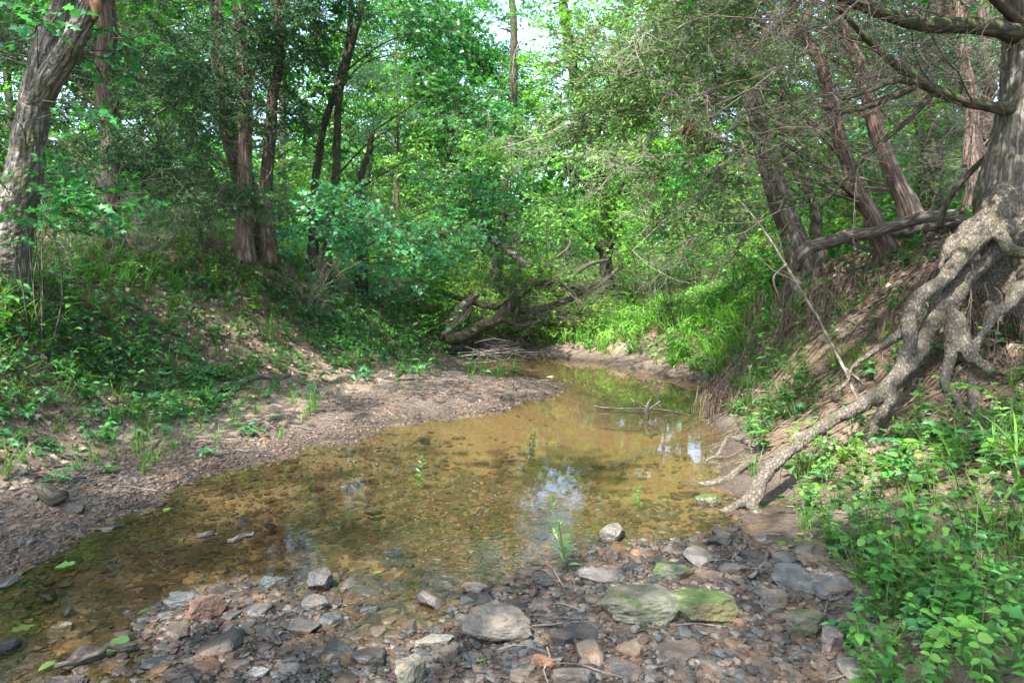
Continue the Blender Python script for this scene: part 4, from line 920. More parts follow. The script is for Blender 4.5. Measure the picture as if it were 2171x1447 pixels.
for b in (bl(1900, -300, 4.8, 330, 130, 150, 1.2), bl(2250, -350, 5.2, 400, 200, 220, 1.6), bl(2100, -750, 5, 700, 250, 300, 2.2), bl(1650, -260, 4.2, 160, 60, 24, .8)):
    blob_sprays(cm, SP_OV, b[0], b[1], b[2]); limb_to(cm, tp, tr, b[0], .04, m=1, lo=.62)
cm.build('crown', [M_leaf, M_twigd], hroot)

# ------------------------------------------------------------------ dead wood
def stick(name, label, cat, path, mat_, n=30, seg=9, rough=.12, wig=.01, twigs=0, twc=(.8, .8, .8), forks=(), snap=True, tl=(.3, .8)):
    q, r0 = pxpath(path, n); w = np.linspace(0, 8, n); sd = path[0][0] % 97
    q = q + np.stack([vnoise(xyz(w, w * 0 + sd), 1), vnoise(xyz(w, w * 0 + sd), 2), vnoise(xyz(w, w * 0 + sd), 3)], 1) * wig
    root = empty(name, q[0], label, cat); m = MB(); tube(m, q, r0, seg, rough=rough, ns=int(sd)); 
    for f in forks:
        a, b = pxpath(f, 14); tube(m, a, b, 7, rough=rough, ns=int(f[0][1]))
    m.build('trunk' if cat == 'fallen tree' else 'stem', mat_, root)
    if twigs:
        dm = MB()
        for k in range(twigs):
            j = rng.integers(n // 5, n); t = TW[k % len(TW)]; d = norm(norm(q[min(j + 1, n - 1)] - q[j - 1]) * .6 + rng.normal(0, .8, 3))
            scatter(dm, t, frames([d], [rng.normal(0, 1, 3)]), [q[j]], [rng.uniform(*tl)], [twc])
        dm.build('twigs', [M_twig, M_twig], root)
    return root
def zpath(pp, lift=0.0):                # path lying on the ground: (px,py,z,radius m) -> px,py,depth,radius px
    out = []
    for px, py, z, r in pp: w = PZ(px, py, z); out.append((px, py, w[1], r * F / w[1]))
    return out
def gpath(pp, lift=1.0):                # follows the terrain along surveyed ground directions
    out = []
    for px, py, r in pp:
        d = ray(px, py); t = np.linspace(1.5, 16, 900); pts = np.array([0, 0, CAMZ]) + d[None] * t[:, None]
        h = HG(pts[:, 0], pts[:, 1]); k = np.nonzero(pts[:, 2] < h + r * lift)[0]; Y = pts[k[0], 1] if len(k) else 8.; out.append((px, py, Y, r * F / Y))
    return out
stick('leaning_stick', 'long thin grey dead stick leaning down the bank across the roots', 'stick', [(1575, 430, 5.6, 1.2), (1622, 490, 5.5, 2), (1668, 560, 5.35, 2.5), (1708, 628, 5.2, 3), (1748, 700, 5.05, 3.2), (1790, 780, 4.85, 3.5), (1815, 840, 4.7, 3.7), (1838, 895, 4.6, 3.7)], M_log, wig=.008, forks=[[(1668, 560, 5.35, 3), (1640, 590, 5.3, 2), (1655, 640, 5.3, 1.5)], [(1790, 780, 4.85, 4), (1815, 800, 4.85, 4), (1830, 815, 4.8, 2)]])
stick('fallen_log', 'dark forked dead log lying along the top of the undercut bank', 'log', [(1685, 572, 7.0, 9), (1698, 545, 6.9, 14), (1722, 522, 6.85, 15), (1765, 512, 6.8, 14), (1795, 498, 6.8, 15), (1840, 490, 6.7, 12), (1900, 478, 6.6, 13), (1960, 462, 6.5, 13), (2030, 452, 6.4, 12)], M_log, wig=.02, rough=.2, twigs=3, forks=[[(1790, 502, 6.8, 8), (1820, 520, 6.8, 6), (1850, 528, 6.8, 3)]])
stick('fallen_log', 'second dark log crossing behind the forked log on the bank top', 'log', [(1850, 500, 6.9, 8), (1920, 490, 6.8, 12), (2000, 470, 6.7, 12), (2060, 470, 6.6, 12)], M_log, rough=.2)
stick('fallen_branch', 'dark bare branch standing aslant against the old root-bound tree', 'branch', [(1990, 480, 5.6, 8), (2000, 445, 5.6, 7), (2025, 400, 5.6, 6), (2060, 360, 5.6, 6), (2085, 335, 5.6, 5), (2110, 310, 5.6, 4)], M_maple, twigs=4)
stick('fallen_branch', 'crooked grey branch lying in the weeds above the mud flat', 'branch', gpath([(452, 838, .03), (470, 826, .035), (500, 814, .035), (530, 803, .032), (560, 798, .03), (590, 799, .028), (615, 797, .02)]), M_log, wig=.02, rough=.2)
ft = stick('fallen_tree', 'fallen tree with curved trunk and tangled bare limbs over the creek bend', 'fallen tree', [(945, 722, 10.6, 12), (985, 712, 10.7, 13), (1020, 698, 10.9, 13), (1055, 674, 11.1, 12.5), (1080, 645, 11.2, 12), (1100, 622, 11.3, 10), (1140, 604, 11.4, 8), (1190, 600, 11.5, 7), (1240, 612, 11.6, 5)], M_oakd, n=40, rough=.15, wig=.04, twigs=0,
           forks=[[(1075, 650, 11.2, 9), (1120, 660, 11.4, 8), (1180, 645, 11.6, 7), (1260, 610, 11.8, 6), (1310, 570, 12, 4)], [(1090, 640, 11.2, 8), (1050, 650, 11.3, 8), (1000, 640, 11.4, 6), (940, 620, 11.6, 5)], [(1100, 625, 11.3, 6), (1095, 660, 11.2, 6), (1085, 700, 11.1, 4)], [(1190, 600, 11.5, 6), (1220, 580, 11.5, 5), (1250, 560, 11.6, 5), (1290, 550, 11.8, 3)], [(1190, 600, 11.5, 5), (1215, 620, 11.3, 4), (1232, 660, 11.2, 3)], [(1140, 604, 11.4, 5), (1150, 570, 11.6, 4), (1200, 530, 11.8, 3), (1210, 510, 11.9, 2)], [(1060, 672, 11.1, 5), (1100, 690, 11.1, 4), (1150, 680, 11, 3)]])
dm = MB()
for k in range(80):
    p0 = P(rng.uniform(1040, 1290), rng.uniform(570, 680), rng.uniform(10.9, 12.0)); t = TW[k % 6]
    scatter(dm, t, frames([norm(rng.normal(0, 1, 3) * [1, .6, .7] + [.3, 0, .1])], [rng.normal(0, 1, 3)]), [p0], [rng.uniform(.5, 1.3)], [np.ones(3) * rng.uniform(.25, .6)])
dm.build('twigs', [M_twig, M_twig], ft)
stick('broken_log', 'splintered pale log propped upright beside the fallen tree', 'log', [(948, 690, 10.9, 10), (965, 668, 10.9, 11), (988, 645, 10.95, 11), (1012, 622, 11, 9)], M_log, rough=.3, n=20)
stick('fallen_log', 'pale log leaning behind the splintered log at the creek bend', 'log', [(940, 712, 10.8, 9), (965, 690, 10.85, 10), (985, 668, 10.95, 9), (1000, 650, 11.05, 7)], M_cedp, rough=.2, n=20)
stick('fallen_branch', 'long pale dead branch slanting through leaves above the fallen tree', 'branch', [(1120, 570, 12.2, 8), (1090, 540, 12.3, 8), (1060, 520, 12.4, 7), (1000, 480, 12.5, 5)], M_log, twigs=8, tl=(.5, 1.2))
# flood debris heap at the bend
hp = empty('driftwood_pile', PZ(1000, 755, .02), 'heap of washed-up sticks under the fallen tree', 'driftwood pile'); dm = MB()
for k in range(170):
    c = PZ(rng.uniform(930, 1090), rng.uniform(742, 768), .02) + [0, rng.uniform(0, .9), abs(rng.normal(0, .09))]; a = rng.normal(.1, .6); l = rng.uniform(.15, .65)
    d = np.array([math.cos(a), math.sin(a), rng.normal(0, .18)]) * l; tube(dm, catmull([c - d, c + rng.normal(0, .03, 3), c + d], 5), rng.uniform(.004, .014) * np.linspace(1, .5, 5), 5, 0, np.ones(3) * rng.uniform(.3, 1.), rough=.1)
dm.build('sticks', M_twig, hp)
# dead bush on the left slope
def dead_bush(label, px, py, Y, n, sc, col=(1, 1, 1), group=None):
    p = P(px, py, Y); p[2] = hz(p[0], p[1]); root = empty('dead_bush', p, label, 'dead bush', group); dm = MB()
    for k in range(n):
        a = rng.uniform(0, 2 * PI); d = np.array([math.cos(a), math.sin(a), rng.uniform(.5, 2.)]); t = TW[k % 6]
        scatter(dm, t, frames([d], [rng.normal(0, 1, 3)]), [p + [0, 0, -.02]], [sc * rng.uniform(.7, 1.2)], [np.array(col) * rng.uniform(.7, 1.2)])
    dm.build('twigs', [M_twig, M_twig], root); return root
dead_bush('pale leafless bush sticking out of the slope below the maples', 650, 712, 8.8, 7, 1.0, (1.5, 1.5, 1.45))
dead_bush('thin bare bush of straw-coloured stems before the slim cedar', 475, 560, 8.7, 7, 1.1, (1.1, 1., .9))
dead_bush('bare grey sapling in front of the reddish cedar trunk', 150, 520, 7.0, 6, 1.6, (1.4, 1.35, 1.3))
dead_bush('tangle of bare pale stems at the foot of the reddish cedar', 300, 545, 8.0, 8, 1.2, (1.3, 1.25, 1.2))
dead_bush('low bare twiggy bush on the crest between the cedar trunks', 400, 540, 8.5, 6, 1.0, (1.2, 1.1, 1.))
dead_bush('small bare bush behind the grassy mound by the creek bend', 1480, 640, 11.5, 6, 1.2, (.8, .75, .7))
dead_bush('bare dark bush beside the far grey trunk over the bend', 1370, 650, 12.5, 6, 1.3, (.5, .45, .4))
# hanging rootlets at the undercut edge
def rootlets(label, c, spread, n, L, group=None, out=(-.5, -.5)):
    root = empty('root_tuft', c, label, 'root tuft', group); dm = MB()
    for k in range(n):
        s = np.array(c) + rng.normal(0, 1, 3) * spread; s[2] = max(s[2], hz(s[0], s[1]) + .01); l = L * rng.uniform(.4, 1.2)
        o = np.array([out[0], out[1], 0]) * l * rng.uniform(.1, .7) + rng.normal(0, .05, 3)
        q = np.array([s, s + o * .6 + [0, 0, .03 - .1 * l], s + o + [rng.normal(0, .03), rng.normal(0, .03), -.55 * l], s + o * 1.1 + [rng.normal(0, .06), 0, -l]])
        q[:, 2] = np.maximum(q[:, 2], HG(q[:, 0], q[:, 1]) + .004)
        tube(dm, catmull(q, 7), rng.uniform(.0015, .005) * np.linspace(1, .4, 7), 4, 0, cap=False)
    dm.build('rootlets', M_rootlet, root)
rootlets('bushy tuft of brown rootlets hanging over the water at the undercut', P(1545, 835, 6.6), (.12, .15, .04), 190, .42)
rootlets('loose rootlets dangling from the bare clay beside the leaning stick', P(1690, 640, 7.2), (.25, .2, .1), 70, .5)
rootlets('rootlets hanging down the clay face left of the grassy tussock', P(1780, 600, 6.6), (.35, .2, .1), 120, .7)
rootlets('straggling rootlets under the arched root of the old tree', P(2080, 640, 5.0), (.3, .15, .1), 80, .5, out=(-.2, -.6))
rootlets('fine roots hanging from the lip of the bank above the pale bare patch', P(1620, 720, 7.4), (.15, .2, .06), 50, .35)
rm_ = MB(); c = 0                          # fine roots laid bare all over the eroded face
for k in range(1500):
    x = rng.uniform(1.3, 5.2); y = rng.uniform(3.4, 8.6); h = hz(x, y); a, b = proj([x, y, h])
    if c >= 330 or h < .3 or not inpoly(a, b, [(1560, 640), (1900, 520), (2250, 480), (2250, 800), (1950, 860), (1640, 1000), (1560, 860)])[0]: continue
    c += 1; p = np.array([x, y]); dr = None; pts = []
    for s_ in range(int(rng.integers(8, 22))):
        g0 = np.array([hgt0(p[0] + .1, p[1])[0] - hgt0(p[0] - .1, p[1])[0], hgt0(p[0], p[1] + .1)[0] - hgt0(p[0], p[1] - .1)[0]]); d = -norm(g0) + rng.normal(0, .5, 2) + (dr * 1.3 if dr is not None else 0); dr = norm(d)
        pts.append([p[0], p[1], hz(p[0], p[1]) + .006 + .02 * abs(math.sin(s_ * .7 + k))]); p = p + dr * .055
    tube(rm_, catmull(pts, len(pts) * 2), rng.uniform(.002, .007) * np.linspace(1, .4, len(pts) * 2), 5, 0, cap=False)
tag(rm_.build('root_mat', M_rootlet), 'fine bare roots netted over the eroded bank', kind='stuff')
def crawling(label, pp): return stick('surface_root', label, 'root', gpath([(a, b, r) for a, b, r in pp], .3), M_root, n=26, seg=7, rough=.15, wig=.012)
crawling('thin root curving down the clay above the grassy tussock', [(1960, 600, .012), (1900, 640, .014), (1850, 665, .014), (1800, 685, .015), (1785, 720, .015), (1780, 770, .013)])
crawling('looping brown root on the clay right of the leaning stick', [(1950, 720, .014), (1900, 700, .014), (1850, 700, .012), (1800, 680, .01), (1770, 690, .008)])
crawling('stubby root running from the water edge to the long root', [(1490, 985, .018), (1520, 965, .02), (1545, 930, .022), (1590, 940, .025), (1620, 960, .02)])
crawling('dark root lying along the creek edge behind the mossy stone', [(1440, 1022, .02), (1480, 1030, .025), (1530, 1020, .03), (1560, 1000, .028), (1600, 975, .025)])
crawling('root hugging the slope under the rootlet tuft', [(1500, 900, .012), (1560, 880, .015), (1600, 840, .016), (1650, 820, .016), (1680, 780, .012)])
crawling('pale root hanging on the bank below the old tree', [(1930, 560, .012), (1900, 600, .014), (1880, 660, .012), (1870, 720, .01), (1872, 790, .008)])
crawling('low root snaking over leaf litter near the shrubby corner', [(2060, 800, .03), (2075, 880, .035), (2110, 950, .035), (2160, 985, .03), (2200, 1000, .03)])
# sticks in the water
stick('floating_stick', 'short dark rotten stick floating in the shallows', 'stick', zpath([(418, 1137, .005, .013), (440, 1133, .008, .016), (462, 1128, .005, .01)]), M_log, n=10)
stick('floating_stick', 'short pale grey stick floating beside the dark rotten stick', 'stick', zpath([(480, 1148, .005, .012), (505, 1140, .01, .016), (540, 1130, .005, .01)]), M_log, n=10)
stick('snag', 'twiggy snag poking out of the dark pool', 'branch', [(1260, 862, 6.95, 2), (1330, 864, 6.9, 1.8), (1400, 868, 6.85, 1.8), (1470, 880, 6.7, 2)], M_maple, twigs=2, forks=[[(1372, 890, 6.6, 4), (1372, 865, 6.6, 5), (1380, 845, 6.6, 3)], [(1300, 826, 6.8, 1), (1335, 830, 6.8, 1), (1352, 860, 6.8, 1)], [(1440, 830, 6.7, 1.5), (1462, 845, 6.7, 2), (1468, 880, 6.7, 1.5)], [(1372, 865, 6.6, 3), (1350, 850, 6.6, 2)], [(1375, 868, 6.6, 3), (1400, 850, 6.6, 2)]], tl=(.2, .4))
stick('twig', 'forked bare twig on the stones beside the slate slabs', 'twig', gpath([(1590, 1228, .01), (1612, 1205, .012), (1628, 1180, .012), (1632, 1160, .008)]), M_log, n=12)
stick('fallen_branch', 'slender stick resting on stones in front of the slate slabs', 'stick', gpath([(1690, 1330, .012), (1720, 1322, .012), (1760, 1316, .012), (1800, 1300, .02)]), M_log, n=12)
stick('fallen_branch', 'long wet stick lying among the half-drowned stones', 'stick', zpath([(120, 1410, .03, .01), (180, 1390, .03, .012), (240, 1370, .035, .012), (290, 1362, .03, .01)]), M_maple, n=14)
stick('rotten_stump', 'dark rotten wood chunk lying on the gravel at the shore', 'wood chunk', gpath([(82, 1030, .03), (95, 1042, .05), (118, 1055, .05), (136, 1052, .035)], .8), M_maple, n=12, rough=.3)

# ------------------------------------------------------------------ stones
LM = []                                   # (x, y, phrase) landmarks used to tell look-alikes apart
ORD = ['closest', 'second closest', 'third closest', 'fourth closest', 'fifth closest', 'sixth closest', 'seventh closest', 'eighth closest', 'ninth closest', 'tenth closest', 'eleventh closest', 'twelfth closest', 'thirteenth closest', 'fourteenth closest', 'fifteenth closest', 'sixteenth closest', 'seventeenth closest', 'eighteenth closest', 'nineteenth closest', 'twentieth closest']
def rank_labels(items):                   # items: (object, x, y, description) -> unique label from rank to the nearest landmark
    g = {}
    for o, x, y, d in items:
        dist = [((x - a) ** 2 + (y - b) ** 2, ph) for a, b, ph in LM]; m = min(dist); g.setdefault((d, m[1]), []).append((m[0], o))
    for (d, ph), l in g.items():
        l.sort(key=lambda q: q[0])
        for k, (q, o) in enumerate(l): o['label'] = f'{d} beside the {ph}' if len(l) == 1 else f'{d}, {ORD[min(k, 19)]} to the {ph}'
GREY = (.115, .112, .104); BLUE = (.082, .090, .092); BROWN = (.092, .074, .060); RUST = (.105, .066, .048); TAN = (.155, .120, .088); DARK = (.045, .043, .041); PALE = (.12, .113, .098)
def nrock(label, px, py, wpx, wl, th, col, seed, yaw=0, mt=None, sink=.3, short=None, flat=.6, box=True, cuts=10, tilt=(0, 0), lift=0.0):
    p = PZ(px, py, .05); w = wpx * np.linalg.norm(p - [0, 0, CAMZ]) / F; z = max(hz(p[0], p[1]), -.05)
    V, T, M, C, B = rock_tpl(seed, 5, 1.0, cuts, .12, box); V = V * (1 + .10 * fbm(V * 6 + seed, 4, 5) + .03 * fbm(V * 24, 2, 6))[:, None]; V = V * [w, w * wl, th]
    if mt in (M_slate,): V = V + norm(V) * 0
    V[:, 2] += .004 * np.sin(V[:, 2] / th * 22 + 3 * vnoise(V * 8, seed)) * 0
    o_ = MB(); o_.add(V, T, 0, col); root = o_.build('rock', mt or M_rock, smooth=False)
    root.location = (p[0], p[1], z + th * (.5 - sink) + lift); root.rotation_euler = (tilt[0], tilt[1], yaw)
    try: root.data.shade_smooth() if False else None
    except Exception: pass
    tag(root, label, 'rock'); 
    if short: LM.append((p[0], p[1], short))
    BIG.append((p[0], p[1], w * .5)); return root
BIG = []
nrock('long flat grey-green boulder with moss patches, split across its middle', 1355, 1300, 175, .55, .13, (.095, .10, .075), 401, .06, M_rockmm, .22, 'long mossy boulder')
nrock('green mossy end piece of the long split boulder', 1490, 1305, 140, .70, .12, (.11, .13, .07), 402, -.15, M_rockm, .22, 'green mossy boulder end')
nrock('big flat-topped grey boulder overhanging the wet gravel', 1065, 1338, 158, .50, .10, (.105, .098, .086), 403, -.05, M_slate, .12, 'flat-topped grey boulder', lift=.02)
nrock('wide mossy slab half sunk in red grit', 1425, 1212, 100, .75, .07, (.12, .125, .10), 404, .3, M_rockm, .35, 'wide mossy slab')
nrock('long low grey slab behind the mossy boulders', 1275, 1218, 112, .5, .06, GREY, 405, -.05, M_slate, .3, 'long low grey slab')
nrock('rounded pale grey stone alone in the clear shallows', 1297, 1120, 56, .9, .12, PALE, 406, 0, None, .35, 'rounded pale stone', box=False, cuts=3)
nrock('small reddish round stone in the shallows', 1350, 1160, 30, .9, .05, (.24, .12, .075), 407, 0, None, .4, 'reddish round stone', box=False, cuts=3)
nrock('dark smooth oval stone at the root tips', 1525, 1147, 52, .7, .08, DARK, 408, -.2, None, .3, 'dark oval stone', box=False, cuts=4)
nrock('dome-shaped mossy stone in the water by the roots', 1500, 1048, 56, .8, .12, (.15, .14, .11), 409, 0, M_rockm, .4, 'dome-shaped mossy stone', box=False, cuts=5)
nrock('tall slate slab lying against the weeds', 1690, 1240, 80, 1.3, .05, BLUE, 410, .5, M_slate, .1, 'tall slate slab', tilt=(.12, -.1))
nrock('broken blue-grey slate slab at the weed edge', 1762, 1265, 78, 1.0, .05, (.105, .105, .11), 411, -.5, M_slate, .1, 'broken blue-grey slab', tilt=(.15, -.15))
nrock('flat tan slab tucked between the slate slabs', 1722, 1208, 62, .8, .04, TAN, 412, .2, M_slate, .1, 'flat tan slab')
nrock('brown-green boulder with thin moss below the slate slabs', 1717, 1350, 95, .6, .10, (.105, .11, .075), 413, .15, M_rockmm, .2, 'thinly mossed boulder')
nrock('purple-grey cracked stone next to the weed corner', 1763, 1395, 44, .85, .09, (.16, .13, .13), 414, 0, None, .2, 'purple-grey cracked stone')
nrock('angular grey stone in the middle of the dry bar', 1645, 1290, 54, .75, .07, GREY, 415, .4, M_slate, .2, 'angular grey bar stone')
nrock('broad brown-grey stone cut by the picture base', 1215, 1437, 80, .6, .06, (.18, .155, .13), 416, 0, None, .25, 'broad brown-grey stone')
nrock('blocky rust-coloured stone on the stony spit', 437, 1290, 70, .8, .10, RUST, 417, .5, None, .15, 'blocky rust stone')
nrock('rough grey porous stone behind the rust stone', 380, 1273, 66, .6, .08, BLUE, 418, -.1, None, .25, 'rough porous stone')
nrock('low blue-grey oval stone at the spit tip', 575, 1218, 66, .5, .06, (.10, .12, .12), 419, 0, None, .3, 'blue-grey oval stone', box=False)
nrock('dark lumpy stone standing at the end of the spit', 683, 1222, 56, .8, .10, DARK, 420, .3, None, .2, 'dark lumpy stone')
nrock('pale sunlit stone on the spit', 668, 1268, 58, .7, .06, PALE, 421, .1, None, .3, 'pale sunlit stone')
nrock('pale speckled stone alone in the brown shallows', 132, 1298, 54, .55, .07, (.26, .25, .21), 422, 0, None, .4, 'pale speckled stone')
nrock('wide dark slab at the water corner', 135, 1420, 72, .6, .05, DARK, 423, .25, M_slate, .2, 'wide dark slab')
nrock('olive-grey rounded boulder between ripples', 865, 1418, 66, .8, .12, (.13, .135, .105), 424, .2, None, .3, 'olive rounded boulder')
nrock('wet dark stone poking out of the open shallows', 835, 1150, 50, .55, .06, DARK, 425, 0, None, .4, 'lone wet dark stone')
nrock('pointed pale slab in front of the ripples', 920, 1342, 82, .55, .05, (.24, .235, .2), 426, .1, M_slate, .35, 'pointed pale slab')
nrock('long slanting brown stone beside the flat-topped boulder', 955, 1378, 46, .6, .06, BROWN, 427, .9, None, .2, 'slanting brown stone')
nrock('orange-brown wedge stone on the wet grit', 1150, 1405, 52, .4, .05, (.22, .12, .07), 428, -.4, None, .2, 'orange wedge stone')
nrock('dark split stone right behind the orange wedge', 1190, 1362, 52, .6, .07, DARK, 429, -.3, None, .2, 'dark split stone')
nrock('flat grey stone at the shallow run beside the green weed', 1010, 1228, 60, .6, .05, (.2, .18, .16), 430, 0, None, .3, 'flat grey run stone')
nrock('dark angular stone under the green water weed', 1150, 1228, 54, .55, .06, DARK, 431, -.3, None, .2, 'dark angular weed stone')
nrock('grey slab tilted in the puddle', 545, 1405, 56, .6, .04, (.2, .21, .2), 432, .35, M_slate, .3, 'tilted puddle slab')
nrock('round sandy-grey stone drowned in the clear water', 160, 1335, 76, .8, .06, (.27, .20, .11), 433, 0, None, .75, 'drowned sandy stone', box=False, cuts=3)
nrock('broad brown stone on the gravel shore by the rotten wood', 88, 1072, 40, .7, .06, BROWN, 434, 0, None, .3, 'brown shore stone')
nrock('dark lumpy stone on the muddy shore', 165, 1080, 36, .7, .08, DARK, 435, 0, M_rockmm, .3, 'dark shore stone')
nrock('wet dark stone where the mud flat meets the pool', 900, 913, 24, .6, .07, DARK, 436, 0, None, .35, 'pool-edge stone')
nrock('dark stone under the brown log chip at the long root', 1455, 1028, 60, .35, .05, BROWN, 437, .1, None, .4, 'log-like stone', flat=.5)

RT = [rock_tpl(500 + k, 3, 1.0, 10, .14, k % 2) for k in range(14)]
COLS = [('grey', GREY, .28), ('blue-grey', BLUE, .24), ('brown', BROWN, .16), ('rusty', RUST, .06), ('tan', TAN, .07), ('blackish', DARK, .19)]
RME = {}
def stone_mesh(k, c):
    if (k, c) not in RME:
        m = MB(); t = RT[k]; m.add(t[0], t[1], 0, COLS[c][1]); me = m.mesh('stone', M_slate if k % 3 == 0 else M_rock, smooth=False); RME[(k, c)] = me
    return RME[(k, c)]
BAR = [(0, 1335), (220, 1330), (330, 1270), (540, 1200), (700, 1205), (800, 1230), (1000, 1200), (1150, 1225), (1215, 1160), (1400, 1150), (1560, 1120), (1640, 1150), (1690, 1180), (1800, 1220), (1860, 1330), (1880, 1500), (0, 1500)]
SHORE = [(-20, 1030), (120, 1000), (360, 985), (440, 1010), (240, 1115), (120, 1175), (-20, 1245)]
items = []; sp = list(BIG)
def put_stone(x, y, s, nm='rock'):
    for a, b, r in sp:
        if (x - a) ** 2 + (y - b) ** 2 < (r + s * .45) ** 2 * .75: return False
    k = int(rng.integers(0, 14)); c = int(rng.choice(6, p=[q[2] for q in COLS])); o = bpy.data.objects.new('rock', stone_mesh(k, c)); COL.objects.link(o)
    fl = rng.uniform(.16, .42); z = max(hz(x, y), -.06)
    o.scale = (s, s * rng.uniform(.55, .95), s * fl); z = max(z, -.028); o.location = (x, y, z + s * fl * .12); o.rotation_euler = (rng.normal(0, .14), rng.normal(0, .14), rng.uniform(0, 6.28))
    sz = 'big' if s > .135 else 'middling' if s > .095 else 'small'; sh = ['slaty', 'angular', 'blocky', 'chipped'][k % 4]
    tag(o, cat='rock', group='loose stones of the creek bar'); sp.append((x, y, s * .5)); items.append((o, x, y, f'{sz} {sh} {COLS[c][0]} stone')); return True
c = 0; t_ = 0
while c < 215 and t_ < 20000:
    t_ += 1; x = rng.uniform(-2.2, 2.2); y = rng.uniform(2.2, 3.7)
    a, b = proj([x, y, .03]);
    if not inpoly(a, b, BAR)[0] or a[0] < -30 or b[0] > 1470: continue
    h = hz(x, y)
    if h < (-.075 if a[0] < 750 else -.05): continue
    c += put_stone(x, y, .06 + .14 * rng.random() ** 1.9)
c = 0; t_ = 0
while c < 32 and t_ < 9000:
    t_ += 1; x = rng.uniform(-3.8, -1.6); y = rng.uniform(3.0, 4.9); a, b = proj([x, y, .05])
    if not inpoly(a, b, SHORE)[0]: continue
    c += put_stone(x, y, .05 + .1 * rng.random() ** 2)
c = 0; t_ = 0
while c < 14 and t_ < 9000:                 # stones standing out of the open shallows and by the roots
    t_ += 1; x = rng.uniform(-2.5, 1.5); y = rng.uniform(2.6, 4.3); a, b = proj([x, y, 0])
    if inpoly(a, b, BAR)[0] or inpoly(a, b, SHORE)[0] or a[0] < 0 or a[0] > 1560: continue
    h = hz(x, y)
    if h < -.1 or h > .03: continue
    c += put_stone(x, y, .06 + .07 * rng.random())
rank_labels(items)

# small stuff: gravel, drowned stones, clods
GT = [rock_tpl(600 + k, 1, .5, 6, .15, k % 2) for k in range(8)]
def spread(N, xr, yr, fn, seed=1):
    r = np.random.default_rng(seed); x = r.uniform(*xr, N); y = r.uniform(*yr, N); h = HG(x, y); a, b = proj(xyz(x, y, h)); m = fn(x, y, h, a, b, r)
    return x[m], y[m], h[m], r
def litter_rocks(name, label, x, y, z, size, cols, r, flat=(.5, 1.), mats=None, tilt=.15):
    n = len(x); mb = MB(); k = r.integers(0, 8, n); a = r.uniform(0, 6.28, n)
    d = np.stack([np.cos(a), np.sin(a), r.normal(0, tilt, n)], 1); R = frames(d, np.array([[0, 0, 1.]]) + r.normal(0, tilt, (n, 3)))
    S = size[:, None] * np.stack([np.ones(n), r.uniform(.55, 1, n), r.uniform(*flat, n)], 1)
    ci = np.array(cols)[r.integers(0, len(cols), n)] * np.exp(r.normal(0, .22, (n, 1)))
    for j in range(8):
        m = k == j; scatter(mb, GT[j], R[m], np.stack([x, y, z], 1)[m], S[m], ci[m])
    return tag(mb.build(name, mats or M_rock, smooth=False), label, kind='stuff')
x, y, h, r = spread(60000, (-2.6, 2.4), (2.1, 4.0), lambda x, y, h, a, b, r: inpoly(a, b, BAR) & (h > -.05) & (r.random(len(x)) < .5), 3)
litter_rocks('gravel', 'angular grit and small stone chips of the creek bar', x, y, h + .002, .012 + .045 * r.random(len(x)) ** 2.5, [GREY, BROWN, GREY, RUST, (.14, .11, .08), DARK, (.10, .08, .064), BLUE, DARK], r)
x, y, h, r = spread(22000, (-4.2, -.6), (2.9, 5.6), lambda x, y, h, a, b, r: inpoly(a, b, SHORE + []) | (inpoly(a, b, [(0, 1000), (460, 940), (720, 880), (720, 940), (440, 1020), (0, 1230)]) & (r.random(len(x)) < .35)), 4)
litter_rocks('gravel', 'flaky brown stone chips along the muddy shore', x, y, h, .012 + .04 * r.random(len(x)) ** 2, [BROWN, (.12, .09, .07), GREY, (.13, .085, .058), BLUE], r)
def sub_ok(x, y, h, a, b, r):
    s = np.exp(-(((x - 1.15) / .75) ** 2 + ((y - 4.9) / .6) ** 2)); return (h < .0) & (h > -.16) & (r.random(len(x)) < np.clip(1.25 - y / 5.0, 0.01, .8) * (1 - s)) & (a > -60)
x, y, h, r = spread(30000, (-4, 1.8), (2.1, 7.0), sub_ok, 5)
litter_rocks('streambed_stones', 'flat brown stones drowned in the clear shallows', x, y, h + .004, .03 + .055 * r.random(len(x)) ** 1.4, [(.115, .085, .045), (.09, .075, .045), (.125, .095, .052), (.08, .078, .052), (.135, .085, .045), (.105, .10, .07)], r, (.25, .5), tilt=.07)
x, y, h, r = spread(110000, (-4.5, 1.5), (4.0, 9.5), lambda x, y, h, a, b, r: inpoly(a, b, [(0, 1010), (200, 960), (450, 930), (700, 850), (850, 810), (1100, 800), (1215, 825), (1080, 880), (830, 915), (700, 955), (450, 1020), (200, 1120), (0, 1180)]) & (h > .0) & (r.random(len(x)) < .9 * np.clip(.6 + 1.5 * fbm(xyz(x, y) * 2.2, 2, 7), 0, 1)), 6)
litter_rocks('mud_clods', 'crumbly dark clods over the mud flat', x, y, h, .010 + .035 * r.random(len(x)) ** 2.4, [(.07, .052, .043), (.10, .075, .06), (.12, .09, .07), (.05, .04, .034)], r, (.5, 1.1), tilt=.4)

